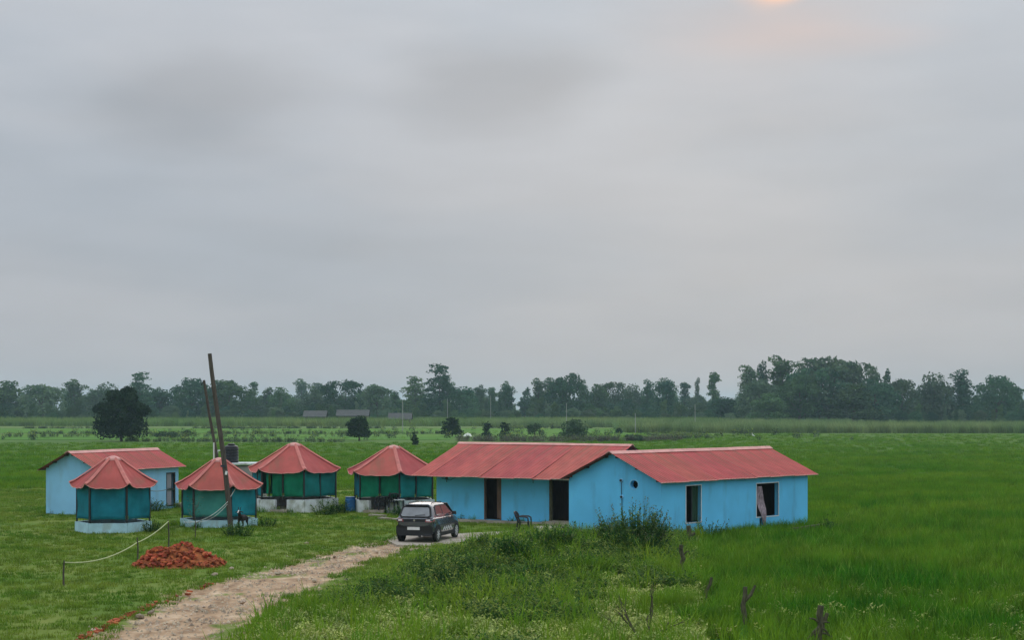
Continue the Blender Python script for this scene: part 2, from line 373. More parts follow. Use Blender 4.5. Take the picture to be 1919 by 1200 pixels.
# ------------------------------------------------------------------ ground materials
def ground_mat():
    m = bpy.data.materials.new('yard_ground'); m.use_nodes = True
    nt = m.node_tree; N = nt.nodes; Lk = nt.links; bs = N['Principled BSDF']
    bs.inputs['Roughness'].default_value = .95; bs.inputs['Specular IOR Level'].default_value = .1
    g = N.new('ShaderNodeNewGeometry')
    def noise(s, det=5, st=(1, 1, 1)):
        mp = N.new('ShaderNodeMapping'); mp.inputs['Scale'].default_value = st; Lk.new(g.outputs['Position'], mp.inputs['Vector'])
        n = N.new('ShaderNodeTexNoise'); n.inputs['Scale'].default_value = s; n.inputs['Detail'].default_value = det; n.inputs['Roughness'].default_value = .6
        Lk.new(mp.outputs[0], n.inputs['Vector']); return n.outputs['Fac']
    def ramp(f, stops):
        r = N.new('ShaderNodeValToRGB'); e = r.color_ramp.elements
        while len(e) < len(stops): e.new(.5)
        for k, (p, c) in enumerate(stops): e[k].position = p; e[k].color = (*c, 1)
        Lk.new(f, r.inputs['Fac']); return r.outputs['Color']
    def mix(f, a, b):
        n = N.new('ShaderNodeMix'); n.data_type = 'RGBA'; Lk.new(f, n.inputs[0]); Lk.new(a, n.inputs[6]); Lk.new(b, n.inputs[7]); return n.outputs[2]
    def mr(v, a, b, x=0, y=1):
        n = N.new('ShaderNodeMapRange'); Lk.new(v, n.inputs[0]); n.interpolation_type = 'SMOOTHSTEP'
        for k, q in enumerate((a, b, x, y)): n.inputs[k+1].default_value = q
        return n.outputs[0]
    def add(a, b, s):
        n = N.new('ShaderNodeMath'); n.operation = 'MULTIPLY_ADD'; Lk.new(b, n.inputs[0]); n.inputs[1].default_value = s; Lk.new(a, n.inputs[2]); return n.outputs[0]
    at_ = N.new('ShaderNodeAttribute'); at_.attribute_name = 'track'; td = at_.outputs['Fac']
    big = noise(.16, 4); mid = noise(1.1, 6); fine = noise(7, 4)
    grass = ramp(mid, [(.25, (.070, .125, .016)), (.5, (.125, .190, .026)), (.75, (.205, .215, .060))])
    grass2 = ramp(big, [(.35, (.065, .150, .014)), (.65, (.190, .215, .045))])
    n = N.new('ShaderNodeMix'); n.data_type = 'RGBA'; n.inputs[0].default_value = .5; Lk.new(grass, n.inputs[6]); Lk.new(grass2, n.inputs[7]); grass = n.outputs[2]
    dirt = ramp(noise(1.6, 7, (1, .5, 1)), [(.30, (.17, .105, .058)), (.5, (.40, .265, .16)), (.68, (.58, .43, .28))])
    dirt = mix(mr(fine, .58, .72, 0, .6), dirt, ramp(fine, [(.5, (.25, .19, .14)), (.7, (.60, .54, .45))]))
    edge = add(td, noise(.9, 6), 3.0)
    f = mr(edge, 1.35, 2.1)
    # tufts survive in patches between the wheel ruts
    patch = mr(noise(.55, 6, (1, .6, 1)), .56, .64, 1, .12)
    n = N.new('ShaderNodeMath'); n.operation = 'MULTIPLY'; Lk.new(f, n.inputs[0]); Lk.new(patch, n.inputs[1])
    Lk.new(mix(n.outputs[0], grass, dirt), bs.inputs['Base Color'])
    bp = N.new('ShaderNodeBump'); bp.inputs['Distance'].default_value = .10; bp.inputs['Strength'].default_value = .9
    Lk.new(add(mid, fine, .4), bp.inputs['Height']); Lk.new(bp.outputs[0], bs.inputs['Normal'])
    return m
def field_mat(name, a, b, c, s1, s2, st=(1, 1, 1), bump=.15):
    m = bpy.data.materials.new(name); m.use_nodes = True
    nt = m.node_tree; N = nt.nodes; Lk = nt.links; bs = N['Principled BSDF']
    bs.inputs['Roughness'].default_value = .95; bs.inputs['Specular IOR Level'].default_value = .1
    g = N.new('ShaderNodeNewGeometry'); mp = N.new('ShaderNodeMapping'); mp.inputs['Scale'].default_value = st
    Lk.new(g.outputs['Position'], mp.inputs['Vector'])
    n1 = N.new('ShaderNodeTexNoise'); n1.inputs['Scale'].default_value = s1; n1.inputs['Detail'].default_value = 4; Lk.new(mp.outputs[0], n1.inputs['Vector'])
    n2_ = N.new('ShaderNodeTexNoise'); n2_.inputs['Scale'].default_value = s2; n2_.inputs['Detail'].default_value = 6; Lk.new(mp.outputs[0], n2_.inputs['Vector'])
    r = N.new('ShaderNodeValToRGB'); e = r.color_ramp.elements; e.new(.5)
    for k, (p, q) in enumerate(((.32, a), (.5, b), (.68, c))): e[k].position = p; e[k].color = (*q, 1)
    mm = N.new('ShaderNodeMath'); mm.operation = 'MULTIPLY_ADD'; mm.inputs[1].default_value = .55; Lk.new(n2_.outputs['Fac'], mm.inputs[0])
    m2 = N.new('ShaderNodeMath'); m2.operation = 'MULTIPLY'; m2.inputs[1].default_value = .45; Lk.new(n1.outputs['Fac'], m2.inputs[0]); Lk.new(m2.outputs[0], mm.inputs[2])
    Lk.new(mm.outputs[0], r.inputs['Fac']); Lk.new(r.outputs['Color'], bs.inputs['Base Color'])
    bp = N.new('ShaderNodeBump'); bp.inputs['Distance'].default_value = bump; Lk.new(n2_.outputs['Fac'], bp.inputs['Height']); Lk.new(bp.outputs[0], bs.inputs['Normal'])
    return m
M['ground'] = ground_mat()
M['rice_ground'] = field_mat('rice_field_ground', (.018, .100, .006), (.036, .135, .008), (.065, .165, .012), .08, 1.6, (1, .6, 1))
M['paddy'] = field_mat('paddy_field', (.042, .112, .006), (.066, .140, .009), (.092, .160, .014), .02, .35, (.35, 1, 1))
M['rough'] = field_mat('rough_pasture', (.050, .120, .018), (.085, .160, .026), (.135, .185, .045), .02, .25, (.25, 1, 1))
M['strip_a'] = field_mat('green_field_strip', (.045, .145, .012), (.078, .185, .018), (.12, .21, .03), .03, .3, (.2, 1, 1))
M['strip_b'] = field_mat('pale_field_strip', (.075, .145, .03), (.115, .18, .045), (.16, .20, .065), .03, .3, (.2, 1, 1))

# ------------------------------------------------------------------ ground sheet, track, rice field
def build_ground():
    st = .34; xs = np.arange(-40, 40.01, st); ys = np.arange(25, 124.3, st)
    X, Y = np.meshgrid(xs, ys); nx, ny = len(xs), len(ys)
    td = sdist(X, Y, TRACK); rd = sdist(X, Y, RICE)
    Z = gh(X, Y)
    inn = np.clip(td/.6, 0, 1)
    Z = Z-.05*inn+.035*inn*n2(X, Y, 1.6, 3)             # rutted, slightly sunken track
    rim = np.clip(np.minimum.reduce([X+40, 40-X, Y-25, ys[-1]-Y])/3, 0, 1); Z = Z*rim
    co = np.stack([X, Y, Z], -1).reshape(-1, 3)
    i = (np.arange(ny-1)[:, None]*nx+np.arange(nx-1)[None]).ravel()
    quads = np.stack([i, i+1, i+nx+1, i+nx], 1)
    tdv = td.ravel(); rdv = (rd+.6*n2(X, Y, .5, 4)).ravel()
    qt = tdv[quads].mean(1); qr = rdv[quads].mean(1)
    cls = np.where(qt > -.9, 1, np.where(qr > 0, 2, 0))
    for name, k, ma in (('ground', 0, 'ground'), ('dirt_track', 1, 'ground'), ('rice_field', 2, 'rice_ground')):
        q = quads[cls == k]; used, inv = np.unique(q, return_inverse=True)
        me = bpy.data.meshes.new(name)
        me.from_pydata(co[used].tolist(), [], inv.reshape(-1, 4).tolist()); me.materials.append(M[ma])
        a = me.attributes.new('track', 'FLOAT', 'POINT'); a.data.foreach_set('value', tdv[used].astype(np.float32))
        me.polygons.foreach_set('use_smooth', [True]*len(me.polygons))
        tag(link(bpy.data.objects.new(name, me)), kind='structure')
    # plain far ground, joined edge to edge with the yard
    x0, x1, y0, y1 = xs[0], xs[-1], ys[0], ys[-1]
    mb = MB()
    def quad(a, b, c, d): mb.add([(a, c, 0), (b, c, 0), (b, d, 0), (a, d, 0)], [(0, 1, 2, 3)])
    quad(-2400, x0, -90, y1); quad(x1, 2400, -90, y1); quad(x0, x1, -90, y0); quad(-2400, 2400, y1, 3900)
    tag(mb.build('far_ground', M['rough']), kind='structure')
build_ground()
def field(name, pts, ma, z=.03):
    """a far field parcel as a low slab"""
    mb = MB(); mb.slab([Vector((p[0], p[1], -.02)) for p in pts], (0, 0, z+.02))
    return tag(mb.build(name, ma), kind='structure')
def G2(*pts): return [gp(*p) for p in pts]
field('paddy_field', [(-75, 124.3), (150, 124.3), (150, 338), (33, 338), (30, 250), (-60, 250), (-75, 200)], M['paddy'], .03)
field('paddy_field', [(41, 70), (90, 70), (150, 124.2), (41, 124.2)], M['rice_ground'], .02)
field('field_strip', [(-110, 275), (-10, 275), (-10, 330), (-120, 330)], M['strip_a'], .04)
field('field_strip', [(-120, 345), (20, 345), (20, 420), (-130, 420)], M['strip_a'], .05)
field('field_strip', [(-6, 272), (27, 272), (30, 420), (22, 420), (-6, 338)], M['strip_a'], .06)
field('field_strip', [(-140, 424), (70, 424), (80, 480), (-150, 480)], M['strip_b'], .05)
mb = MB(); ap = [Vector((p[0], p[1], float(gh(p[0], p[1]))-.12)) for p in APRON]
mb.slab(ap, (0, 0, .15)); tag(mb.build('concrete_path', M['concrete']), kind='structure')

# ------------------------------------------------------------------ scatter (geometry nodes, for what nobody could count)
def scatter(name, pts, rotz, scl, idx, templates, label, cat, tilt=None):
    n = len(pts); me = bpy.data.meshes.new(name); me.vertices.add(n)
    me.vertices.foreach_set('co', np.asarray(pts, np.float32).ravel())
    rot = np.zeros((n, 3), np.float32); rot[:, 2] = rotz
    if tilt is not None: rot[:, :2] = tilt
    a = me.attributes.new('rot', 'FLOAT_VECTOR', 'POINT'); a.data.foreach_set('vector', rot.ravel())
    a = me.attributes.new('scl', 'FLOAT', 'POINT'); a.data.foreach_set('value', np.asarray(scl, np.float32))
    a = me.attributes.new('idx', 'INT', 'POINT'); a.data.foreach_set('value', np.asarray(idx, np.int32))
    o = tag(link(bpy.data.objects.new(name, me)), label, cat, kind='stuff')
    ng = bpy.data.node_groups.new(name+'_nodes', 'GeometryNodeTree')
    ng.interface.new_socket('Geometry', in_out='INPUT', socket_type='NodeSocketGeometry')
    ng.interface.new_socket('Geometry', in_out='OUTPUT', socket_type='NodeSocketGeometry')
    N = ng.nodes; Lk = ng.links
    gi = N.new('NodeGroupInput'); go = N.new('NodeGroupOutput'); ip = N.new('GeometryNodeInstanceOnPoints'); jn = N.new('GeometryNodeJoinGeometry')
    for t in templates:
        oi = N.new('GeometryNodeObjectInfo'); oi.inputs['Object'].default_value = t; oi.inputs['As Instance'].default_value = True
        Lk.new(oi.outputs['Geometry'], jn.inputs[0])
    def attr(nm, dt):
        q = N.new('GeometryNodeInputNamedAttribute'); q.data_type = dt; q.inputs['Name'].default_value = nm; return q.outputs['Attribute']
    er = N.new('FunctionNodeEulerToRotation'); Lk.new(attr('rot', 'FLOAT_VECTOR'), er.inputs[0])
    Lk.new(gi.outputs[0], ip.inputs['Points']); Lk.new(jn.outputs[0], ip.inputs['Instance'])
    ip.inputs['Pick Instance'].default_value = True
    Lk.new(attr('idx', 'INT'), ip.inputs['Instance Index']); Lk.new(er.outputs[0], ip.inputs['Rotation']); Lk.new(attr('scl', 'FLOAT'), ip.inputs['Scale'])
    Lk.new(ip.outputs[0], go.inputs[0])
    md = o.modifiers.new('scatter', 'NODES'); md.node_group = ng
    return o
def tmpl(name, mb, mats): return bpy.data.objects.new(name, mb.mesh(name, mats))      # source mesh only, never placed

rng = random.Random(11)
def blade(mb, base, az, ln, w, bend, mi=0, seg=2, lean=.2):
    d = Vector((math.cos(az), math.sin(az), 0)); s = Vector((-d.y, d.x, 0)); vs = []
    p = Vector(base); ang = lean
    for k in range(seg+1):
        ww = w*(1-k/(seg+.001))**.7
        if k == seg: vs.append(p.copy())
        else: vs += [p-s*ww, p+s*ww]
        st = ln/seg; p = p+(d*math.sin(ang)+Vector((0, 0, math.cos(ang))))*st; ang += bend
    fs = [(2*k, 2*k+1, 2*k+3, 2*k+2) for k in range(seg-1)]+[(2*seg-2, 2*seg-1, 2*seg)]
    mb.add(vs, fs, mi)
def leaf(mb, p, az, el, ln, w, mi=0):
    d = Vector((math.cos(az)*math.cos(el), math.sin(az)*math.cos(el), math.sin(el))); s = Vector((-math.sin(az), math.cos(az), 0))
    u = d.cross(s)
    mb.add([p, p+d*ln*.5-s*w+u*(-w*.3), p+d*ln, p+d*ln*.5+s*w+u*(-w*.3)], [(0, 1, 2, 3)], mi)
def t_grass(hh, n, spread, w, m, lean=.25, bend=.35, alt=0.0):
    mb = MB()
    for _ in range(n):
        a = rng.uniform(0, 6.28); r = spread*math.sqrt(rng.random())
        blade(mb, (r*math.cos(a), r*math.sin(a), -.02), rng.uniform(0, 6.28), hh*rng.uniform(.55, 1.1), w*rng.uniform(.7, 1.3), bend*rng.uniform(.5, 1.5), 1 if rng.random() < alt else 0, lean=lean*rng.random()*1.6)
    return tmpl('grass_source', mb, m)
def t_weed(hh, stems, spread, ls, mats, per=9, pale=.25):
    mb = MB()
    for _ in range(stems):
        a = rng.uniform(0, 6.28); r = spread*math.sqrt(rng.random()); b = Vector((r*math.cos(a), r*math.sin(a), -.02))
        la = rng.uniform(0, 6.28); ll = rng.uniform(0, .3); top = hh*rng.uniform(.55, 1.05)
        for k in range(per):
            f = (k+rng.random())/per; p = b+Vector((math.cos(la)*ll*f, math.sin(la)*ll*f, f))*top
            mi = 1 if rng.random() < pale*(f**1.5)*1.8 else 0
            leaf(mb, p, rng.uniform(0, 6.28), rng.uniform(-.3, .75), ls*rng.uniform(.6, 1.3), ls*.22, mi)
        blade(mb, b, la, top*1.02, .008, .05, lean=ll)
    return tmpl('weed_source', mb, mats)
GR = [t_grass(.16, 22, .17, .010, M['grass'], .6) for _ in range(4)]
RI = [t_grass(.52, 26, .17, .013, [M['rice'], M['rice_tip']], .42, .38, .12) for _ in range(5)]
RF = [t_grass(.34, 30, .42, .016, M['rice_far'], .35, .3) for _ in range(3)]
WE = [t_weed(.30, 7, .18, .095, [M['weed'], M['weed_pale']], 8, .60) for _ in range(5)]
WD = [t_weed(.55, 8, .24, .12, [M['weed_dark'], M['weed']], 10, .3) for _ in range(4)]
TU = [t_grass(.62, 46, .22, .011, M['tussock'], .7, .45) for _ in range(3)]
TD = [t_grass(.60, 40, .22, .011, M['rice'], .6, .45) for _ in range(3)]
RE = [t_grass(2.5, 34, .8, .045, M['reed'], .3, .35) for _ in range(4)]
CR = [t_grass(2.3, 34, .9, .06, M['crop'], .3, .4) for _ in range(3)]
BU = [t_weed(1.0, 9, .55, .30, [M['leaf_mid'], M['weed']], 9, .2) for _ in range(3)]
BR = [t_weed(1.1, 9, .7, .30, [M['brush'], M['leaf_mid']], 9, .3) for _ in range(3)]

nr = np.random.RandomState(3)
def sample(x0, x1, y0, y1, dens): 
    n = int((x1-x0)*(y1-y0)*dens); return nr.uniform(x0, x1, n), nr.uniform(y0, y1, n)
FOOT = []                                                  # building footprints kept free of plants (filled below)
def keep_clear(x, y, grow=.0):
    ok = np.ones(x.shape, bool)
    for poly in FOOT: ok &= sdist(x, y, poly) < -grow
    return ok
def view_ok(x, y, m=9.0): return np.abs(x) < y*.3+m
def place(name, x, y, tm, s0, s1, label, cat, zoff=0.0, size=None, tl=.12):
    n = len(x); z = gh(x, y)+zoff; pts = np.stack([x, y, z], 1)
    s = nr.uniform(s0, s1, n) if size is None else size*nr.uniform(s0, s1, n)
    return scatter(name, pts, nr.uniform(0, 6.28, n), s, nr.randint(0, len(tm), n), tm, label, cat, nr.uniform(-tl, tl, (n, 2)))
def P_(*pts): return P2(pts)

# ------------------------------------------------------------------ houses
def wall_uv(px, py, org, rz, face='front'):
    """where the sight line of a photo pixel meets a wall plane: (distance along the wall, height)"""
    ux = Vector((math.cos(rz), math.sin(rz), 0)); uy = Vector((-ux.y, ux.x, 0)); o = Vector(org)
    d = Vector(((px-960)/F, 1, -(py-YH)/F)); c = Vector((0, 0, H)); nrm, al = (uy, ux) if face == 'front' else (ux, uy)
    p = c+d*((o-c).dot(nrm)/d.dot(nrm)); return ((p-o).dot(al), p.z-o.z)
def rect(a, b): return [(a[0], a[1]), (b[0], a[1]), (b[0], b[1]), (a[0], b[1])]
def foot(org, rz, x0, x1, y0, y1):
    c, s = math.cos(rz), math.sin(rz)
    FOOT.append([(org[0]+c*x-s*y, org[1]+s*x+c*y) for x, y in ((x0, y0), (x1, y0), (x1, y1), (x0, y1))])
_sheet = {}
def roof_sheet_mesh(w, ln):
    key = (round(w, 3), round(ln, 3))
    if key not in _sheet:
        mb = MB(); xs = []; nrib = 5; p = w/nrib
        for k in range(nrib):
            x = k*p; xs += [(x, 0), (x+p*.62, 0), (x+p*.72, .016), (x+p*.88, .016)]
        xs.append((w+.02, 0.004)); n = len(xs); vs = []
        for j in range(3):
            y = -ln*j/2
            vs += [(x, y, z) for x, z in xs]
        mb.add(vs, [(j*n+i+1, j*n+i, (j+1)*n+i, (j+1)*n+i+1) for j in range(2) for i in range(n-1)])
        mb.add([(0, -ln-.002, -.012), (w, -ln-.002, -.012), (w, -ln+.03, -.012), (0, -ln+.03, -.012), (0, -ln-.002, .012), (w, -ln-.002, .012), (w, -ln+.03, .012), (0, -ln+.03, .012)],
               [(3, 2, 1, 0), (4, 5, 6, 7), (0, 1, 5, 4), (1, 2, 6, 5), (2, 3, 7, 6), (3, 0, 4, 7)], 1)
        _sheet[key] = mb.mesh('roof_sheet', [M['roof'], M['roof_faded']])
    return _sheet[key]
def house(name, org, rz, L, W, he, hr, ox0, ox1, oy, front=(), gable=(), nsheet=10, wallm='blue', label=None, base=-.35, group=None):
    h = empty(name, org, rz, label, 'house', group); T = .18; wm = M[wallm]
    sl = (hr-he)/(W/2); phi = math.atan(sl)
    mb = MB().wall([(0, base), (L, base), (L, he-.012), (0, he-.012)], [rect(*r) for r in front], T, (0, 0, 0), (1, 0, 0), (0, -1, 0)); mb.build('wall', wm, h)
    mb = MB().wall([(0, base), (L, base), (L, he-.012), (0, he-.012)], [], T, (0, W, 0), (1, 0, 0), (0, 1, 0)); mb.build('wall', wm, h)
    ht = he+sl*T-.012
    pent = [(T, base), (W-T, base), (W-T, ht), (W/2, hr-.012), (T, ht)]
    MB().wall(pent, [g for g in gable], T, (0, 0, 0), (0, 1, 0), (-1, 0, 0)).build('wall', wm, h)
    MB().wall(pent, [], T, (L, 0, 0), (0, 1, 0), (1, 0, 0)).build('wall', wm, h)
    MB().box((L/2, W/2, .02), (L-2*T, W-2*T, .06)).build('floor', M['concrete'], h)
    MB().box((L/2, 1.25, (he-.1)/2+.05), (L-2*T-.02, .08, he-.1)).build('shade_board', M['darkwood'], h)  # dark board added behind the openings, its colour stands for room shade
    ln = (W/2+oy)/math.cos(phi); tot = L+ox0+ox1; w = tot/nsheet
    for k in range(nsheet):
        me = roof_sheet_mesh(w, ln)
        mesh_obj('roof_sheet', me, h, (-ox0+k*w, W/2, hr+rng.uniform(0, .012)), (phi+R(rng.uniform(-.35, .35)), 0, 0))
        mesh_obj('roof_sheet', me, h, (-ox0+(k+1)*w, W/2, hr+rng.uniform(0, .012)), (phi+R(rng.uniform(-.35, .35)), 0, math.pi))
    npc = max(3, nsheet//3); cw = tot/npc
    for k in range(npc):                                   # folded ridge caps, lapped
        x0 = -ox0+k*cw-.03; x1 = -ox0+(k+1)*cw+.03; z = hr+.040+.006*(k % 2); a = .20
        vs = []
        for x in (x0, x1): vs += [(x, W/2-a, z-a*sl), (x, W/2-.03, z+.02), (x, W/2+.03, z+.02), (x, W/2+a, z-a*sl), (x, W/2+a-.02, z-a*sl-.015), (x, W/2, z-.01), (x, W/2-a+.02, z-a*sl-.015)]
        MB().add(vs, [(i, (i+1) % 7, (i+1) % 7+7, i+7) for i in range(7)]+[tuple(range(6, -1, -1)), tuple(range(7, 14))]).build('ridge_cap', M['roof_faded'], h)
    for sy in (0, 1):                                      # purlins carrying the sheets
        for f in (.12, .5, .9):
            yy = (W/2+(-1 if sy == 0 else 1)*(W/2+oy)*f); zz = hr-abs(yy-W/2)*sl-.05
            MB().box((L/2+(ox1-ox0)/2, yy, zz), (tot-.06, .05, .06)).build('purlin', M['darkwood'], h)
    foot(org, rz, -.1, L+.1, -.1, W+.1)
    return h
def frame_part(h, name, r, ma, w=.035, proud=.018, depth=.10, parent_face='front'):
    (u0, z0), (u1, z1) = r; mb = MB(); yc = -proud+depth/2
    for c, s in ((((u0+u1)/2, yc, z1+w/2), (u1-u0+2*w, depth, w)), (((u0+u1)/2, yc, z0-w/2), (u1-u0+2*w, depth, w)),
                 ((u0-w/2, yc, (z0+z1)/2), (w, depth, z1-z0)), ((u1+w/2, yc, (z0+z1)/2), (w, depth, z1-z0))): mb.box(c, s)
    return mb.build(name, ma, h)
def cloth(h, name, ma, u0, u1, z0, z1, y, folds, amp, pinch=None):
    mb = MB(); nu, nv = folds*6, 14; vs = []
    for j in range(nv+1):
        f = j/nv
        for i in range(nu+1):
            t = i/nu; a, b = u0, u1
            if pinch: a, b = pinch(f)
            vs.append((a+(b-a)*t, y(f) if callable(y) else y+amp*math.sin(t*folds*6.28+f*.9), z1+(z0-z1)*f))
            if callable(y): vs[-1] = (vs[-1][0], y(f)+amp*math.sin(t*folds*6.28+f*.9), vs[-1][2])
    n = nu+1
    mb.add(vs, [(j*n+i, j*n+i+1, (j+1)*n+i+1, (j+1)*n+i) for j in range(nv) for i in range(nu)])
    o = mb.build(name, ma, h, smooth=True)
    s = o.modifiers.new('thickness', 'SOLIDIFY'); s.thickness = .012
    return o

# right-hand cottage, gable towards the yard
TH1 = .718; o1 = (5.811, 66.455, 0); r1 = math.pi/2-TH1
uv = lambda px, py, f='front': wall_uv(px, py, o1, r1, f)
w1 = (uv(1286, 981), uv(1314, 910)); w2 = (uv(1418, 970), uv(1459, 905))
w1 = ((w1[0][0], w1[0][1]), (w1[1][0], w1[1][1])); slot = (uv(1424, 989), uv(1433, 972))
w2z = w2[0][1]; slot = ((slot[0][0], slot[0][1]), (slot[1][0], w2z-.06))
vh = uv(1189, 909, 'gable'); hole = [(vh[0]+.19*math.cos(a), vh[1]+.17*math.sin(a)) for a in [k*math.pi/5+.25 for k in range(10)]]
s1 = uv(1165, 901, 'gable'); s2 = uv(1166, 932, 'gable')
hA = house('cottage', o1, r1, 10.794, 4.639, 2.412, 3.455, .315, .535, .233,
           [w1, w2, slot], [hole], 12, 'blue', 'sky blue cottage with a round vent hole in its gable, right of the long house')
for r, nm in ((w1, 'window_frame'), (w2, 'window_frame')):
    fr = frame_part(hA, nm, r, M['trim'])
    (u0, z0), (u1, z1) = r
cloth(hA, 'curtain', M['greencurtain'], (w1[0][0]+w1[1][0])/2, w1[1][0]-.06, w1[0][1]+.02, w1[1][1], .10, 3, .02)
MB().box(((w1[0][0]+w1[1][0])/2, .09, (w1[0][1]+w1[1][1])/2), (.045, .04, w1[1][1]-w1[0][1])).build('mullion', M['post'], hA)
cu0, cu1 = w2[0][0]+.12, w2[0][0]+.62
def pin(f):
    c = cu0+.22+.20*f; hw = (.17+.13*math.sin(min(f/.55, 1)*1.57) if f < .55 else .30-.20*min((f-.55)/.35, 1)); return (c-hw*.9, c+hw*.9)
cloth(hA, 'curtain', M['curtain'], cu0, cu1, slot[0][1]+.05, w2[1][1]-.12, (lambda f: .06 if f < .4 else .06-.13*min((f-.4)/.3, 1)), 4, .022, pin)
# vent collar, two pipe outlets with a conduit below them
rng2 = random.Random(4)
mb = MB(); n = 12
ring = lambda r, x: [(x, vh[0]+r*1.1*math.cos(k*6.283/n), vh[1]+r*math.sin(k*6.283/n)) for k in range(n)]
vs = ring(.185, -.012)+ring(.212, -.008)+ring(.212, .0)
mb.add(vs, [(i, (i+1) % n, n+(i+1) % n, n+i) for i in range(n)]+[(n+i, n+(i+1) % n, 2*n+(i+1) % n, 2*n+i) for i in range(n)]); mb.build('vent_collar', M['blue_pale'], hA)
MB().box((.55, 4.639/2, 1.5), (.06, 4.2, 2.0)).build('shade_board', M['dark'], hA)  # added near-black board that makes the vent hole look unlit inside
for s in (s1, s2):
    mb = MB(); mb.lathe([(.075, -.03), (.085, 0.0)], 10, (0, s[0], s[1]), axis='X'); mb.build('outlet_plate', M['blue_pale'], hA)
    mb = MB(); mb.lathe([(.045, -.075), (.05, -.031)], 10, (0, s[0], s[1]), axis='X'); mb.build('outlet_pipe', M['post'], hA)
mb = MB(); mb.tube([(-.02, s1[0]-.01, s1[1]-.08), (-.022, s1[0]-.02, s2[1]+.08)], .012, 6); mb.build('conduit', M['wire'], hA)
mb = MB(); mb.tube([(-.02, s2[0]-.01, s2[1]-.08), (-.022, s2[0]-.03, .2)], .014, 6); mb.build('conduit', M['wire'], hA)

# long house behind the car
TH2 = .565; o2 = (-3.525, 79.866, 0); r2 = -TH2
uv = lambda px, py, f='front': wall_uv(px, py, o2, r2, f)
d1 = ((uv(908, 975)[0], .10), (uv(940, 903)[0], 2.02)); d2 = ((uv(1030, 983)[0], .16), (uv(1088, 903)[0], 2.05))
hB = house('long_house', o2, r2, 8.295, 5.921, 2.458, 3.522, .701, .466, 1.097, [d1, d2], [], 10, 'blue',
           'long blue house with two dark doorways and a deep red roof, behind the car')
for d in (d1, d2):
    (u0, z0), (u1, z1) = d; mb = MB()
    for c, s in (((u0+.03, .05, (z0+z1)/2), (.06, .14, z1-z0)), ((u1-.03, .05, (z0+z1)/2), (.06, .14, z1-z0)), (((u0+u1)/2, .05, z1-.03), (u1-u0-.12, .14, .06))): mb.box(c, s)
    mb.build('door_frame', M['brownwood'] if d is d1 else M['trim'], hB)
cloth(hB, 'door_curtain', M['brownwood'], d1[1][0]-.24, d1[1][0]-.06, .12, 2.0, .0, 2, .02)
MB().box((d2[0][0]+.10, -.02, 1.08), (.14, .10, 1.86)).build('door_post', M['greywood'], hB)
MB().box((d2[0][0]+.75, -.30, .09), (1.5, .60, .14)).build('door_step', M['concrete'], hB)
MB().box((d2[0][0]+.75, .05, .15), (1.36, .24, .05)).build('threshold', M['concrete'], hB)
for u, z in ((uv(838, 912)[0], 1.98), (uv(1000, 908)[0], 2.05)):
    mb = MB(); mb.box((u, -.03, z), (.10, .06, .14)); mb.tube([(u, -.03, z), (u+.02, -.05, z-.22)], .015, 6); mb.build('wall_lamp', M['wire'], hB)
mb = MB(); mb.tube([(.05, -.02, 2.2), (.35, -.025, 1.92), (.8, -.025, 1.86), (1.3, -.02, 2.1)], .010, 5); mb.build('cable', M['wire'], hB)
MB().box((3.6, -.34, .01), (7.6, .66, .16)).build('plinth', M['concrete'], hB)

# pale house at the far left
TH0 = R(22); C0 = gp(335, 951.5); L0 = 7.0; W0 = 3.1
o0 = (C0.x-math.sin(TH0)*L0, C0.y-math.cos(TH0)*L0, 0); r0 = math.pi/2-TH0
uv = lambda px, py, f='front': wall_uv(px, py, o0, r0, f)
d0 = ((uv(312, 949)[0], .10), (uv(329, 886)[0], 1.86))
hC = house('cottage', o0, r0, L0, W0, 2.28, 3.06, .35, .32, .28, [d0], [], 8, 'blue_pale', 'pale blue house with a tall mesh door at the left edge, behind the smallest hut', group=None)
(u0, z0), (u1, z1) = d0; um = u0+(u1-u0)*.66
dr = MB()
for c, s in (((u0+.03, .04, (z0+z1)/2), (.06, .10, z1-z0)), ((u1-.03, .04, (z0+z1)/2), (.06, .10, z1-z0)), (((u0+u1)/2, .04, z1-.03), (u1-u0-.12, .10, .06)), (((u0+u1)/2, .04, z0+.03), (u1-u0-.12, .10, .06)), (((u0+u1)/2, .04, (z0+z1)/2), (u1-u0-.12, .10, .07))): dr.box(c, s)
dr = dr.build('door', M['post'], hC)
for zz in (0, 1):
    za = z0+.07+zz*(z1-z0)/2; MB().box(((u0+um)/2, .05, za+(z1-z0)/4-.06), (um-u0-.06, .03, (z1-z0)/2-.12)).build('screen', M['screen'], dr)
MB().box((u1+.35, -.3, .12), (.7, .55, .22)).build('door_step', M['concrete'], hC)

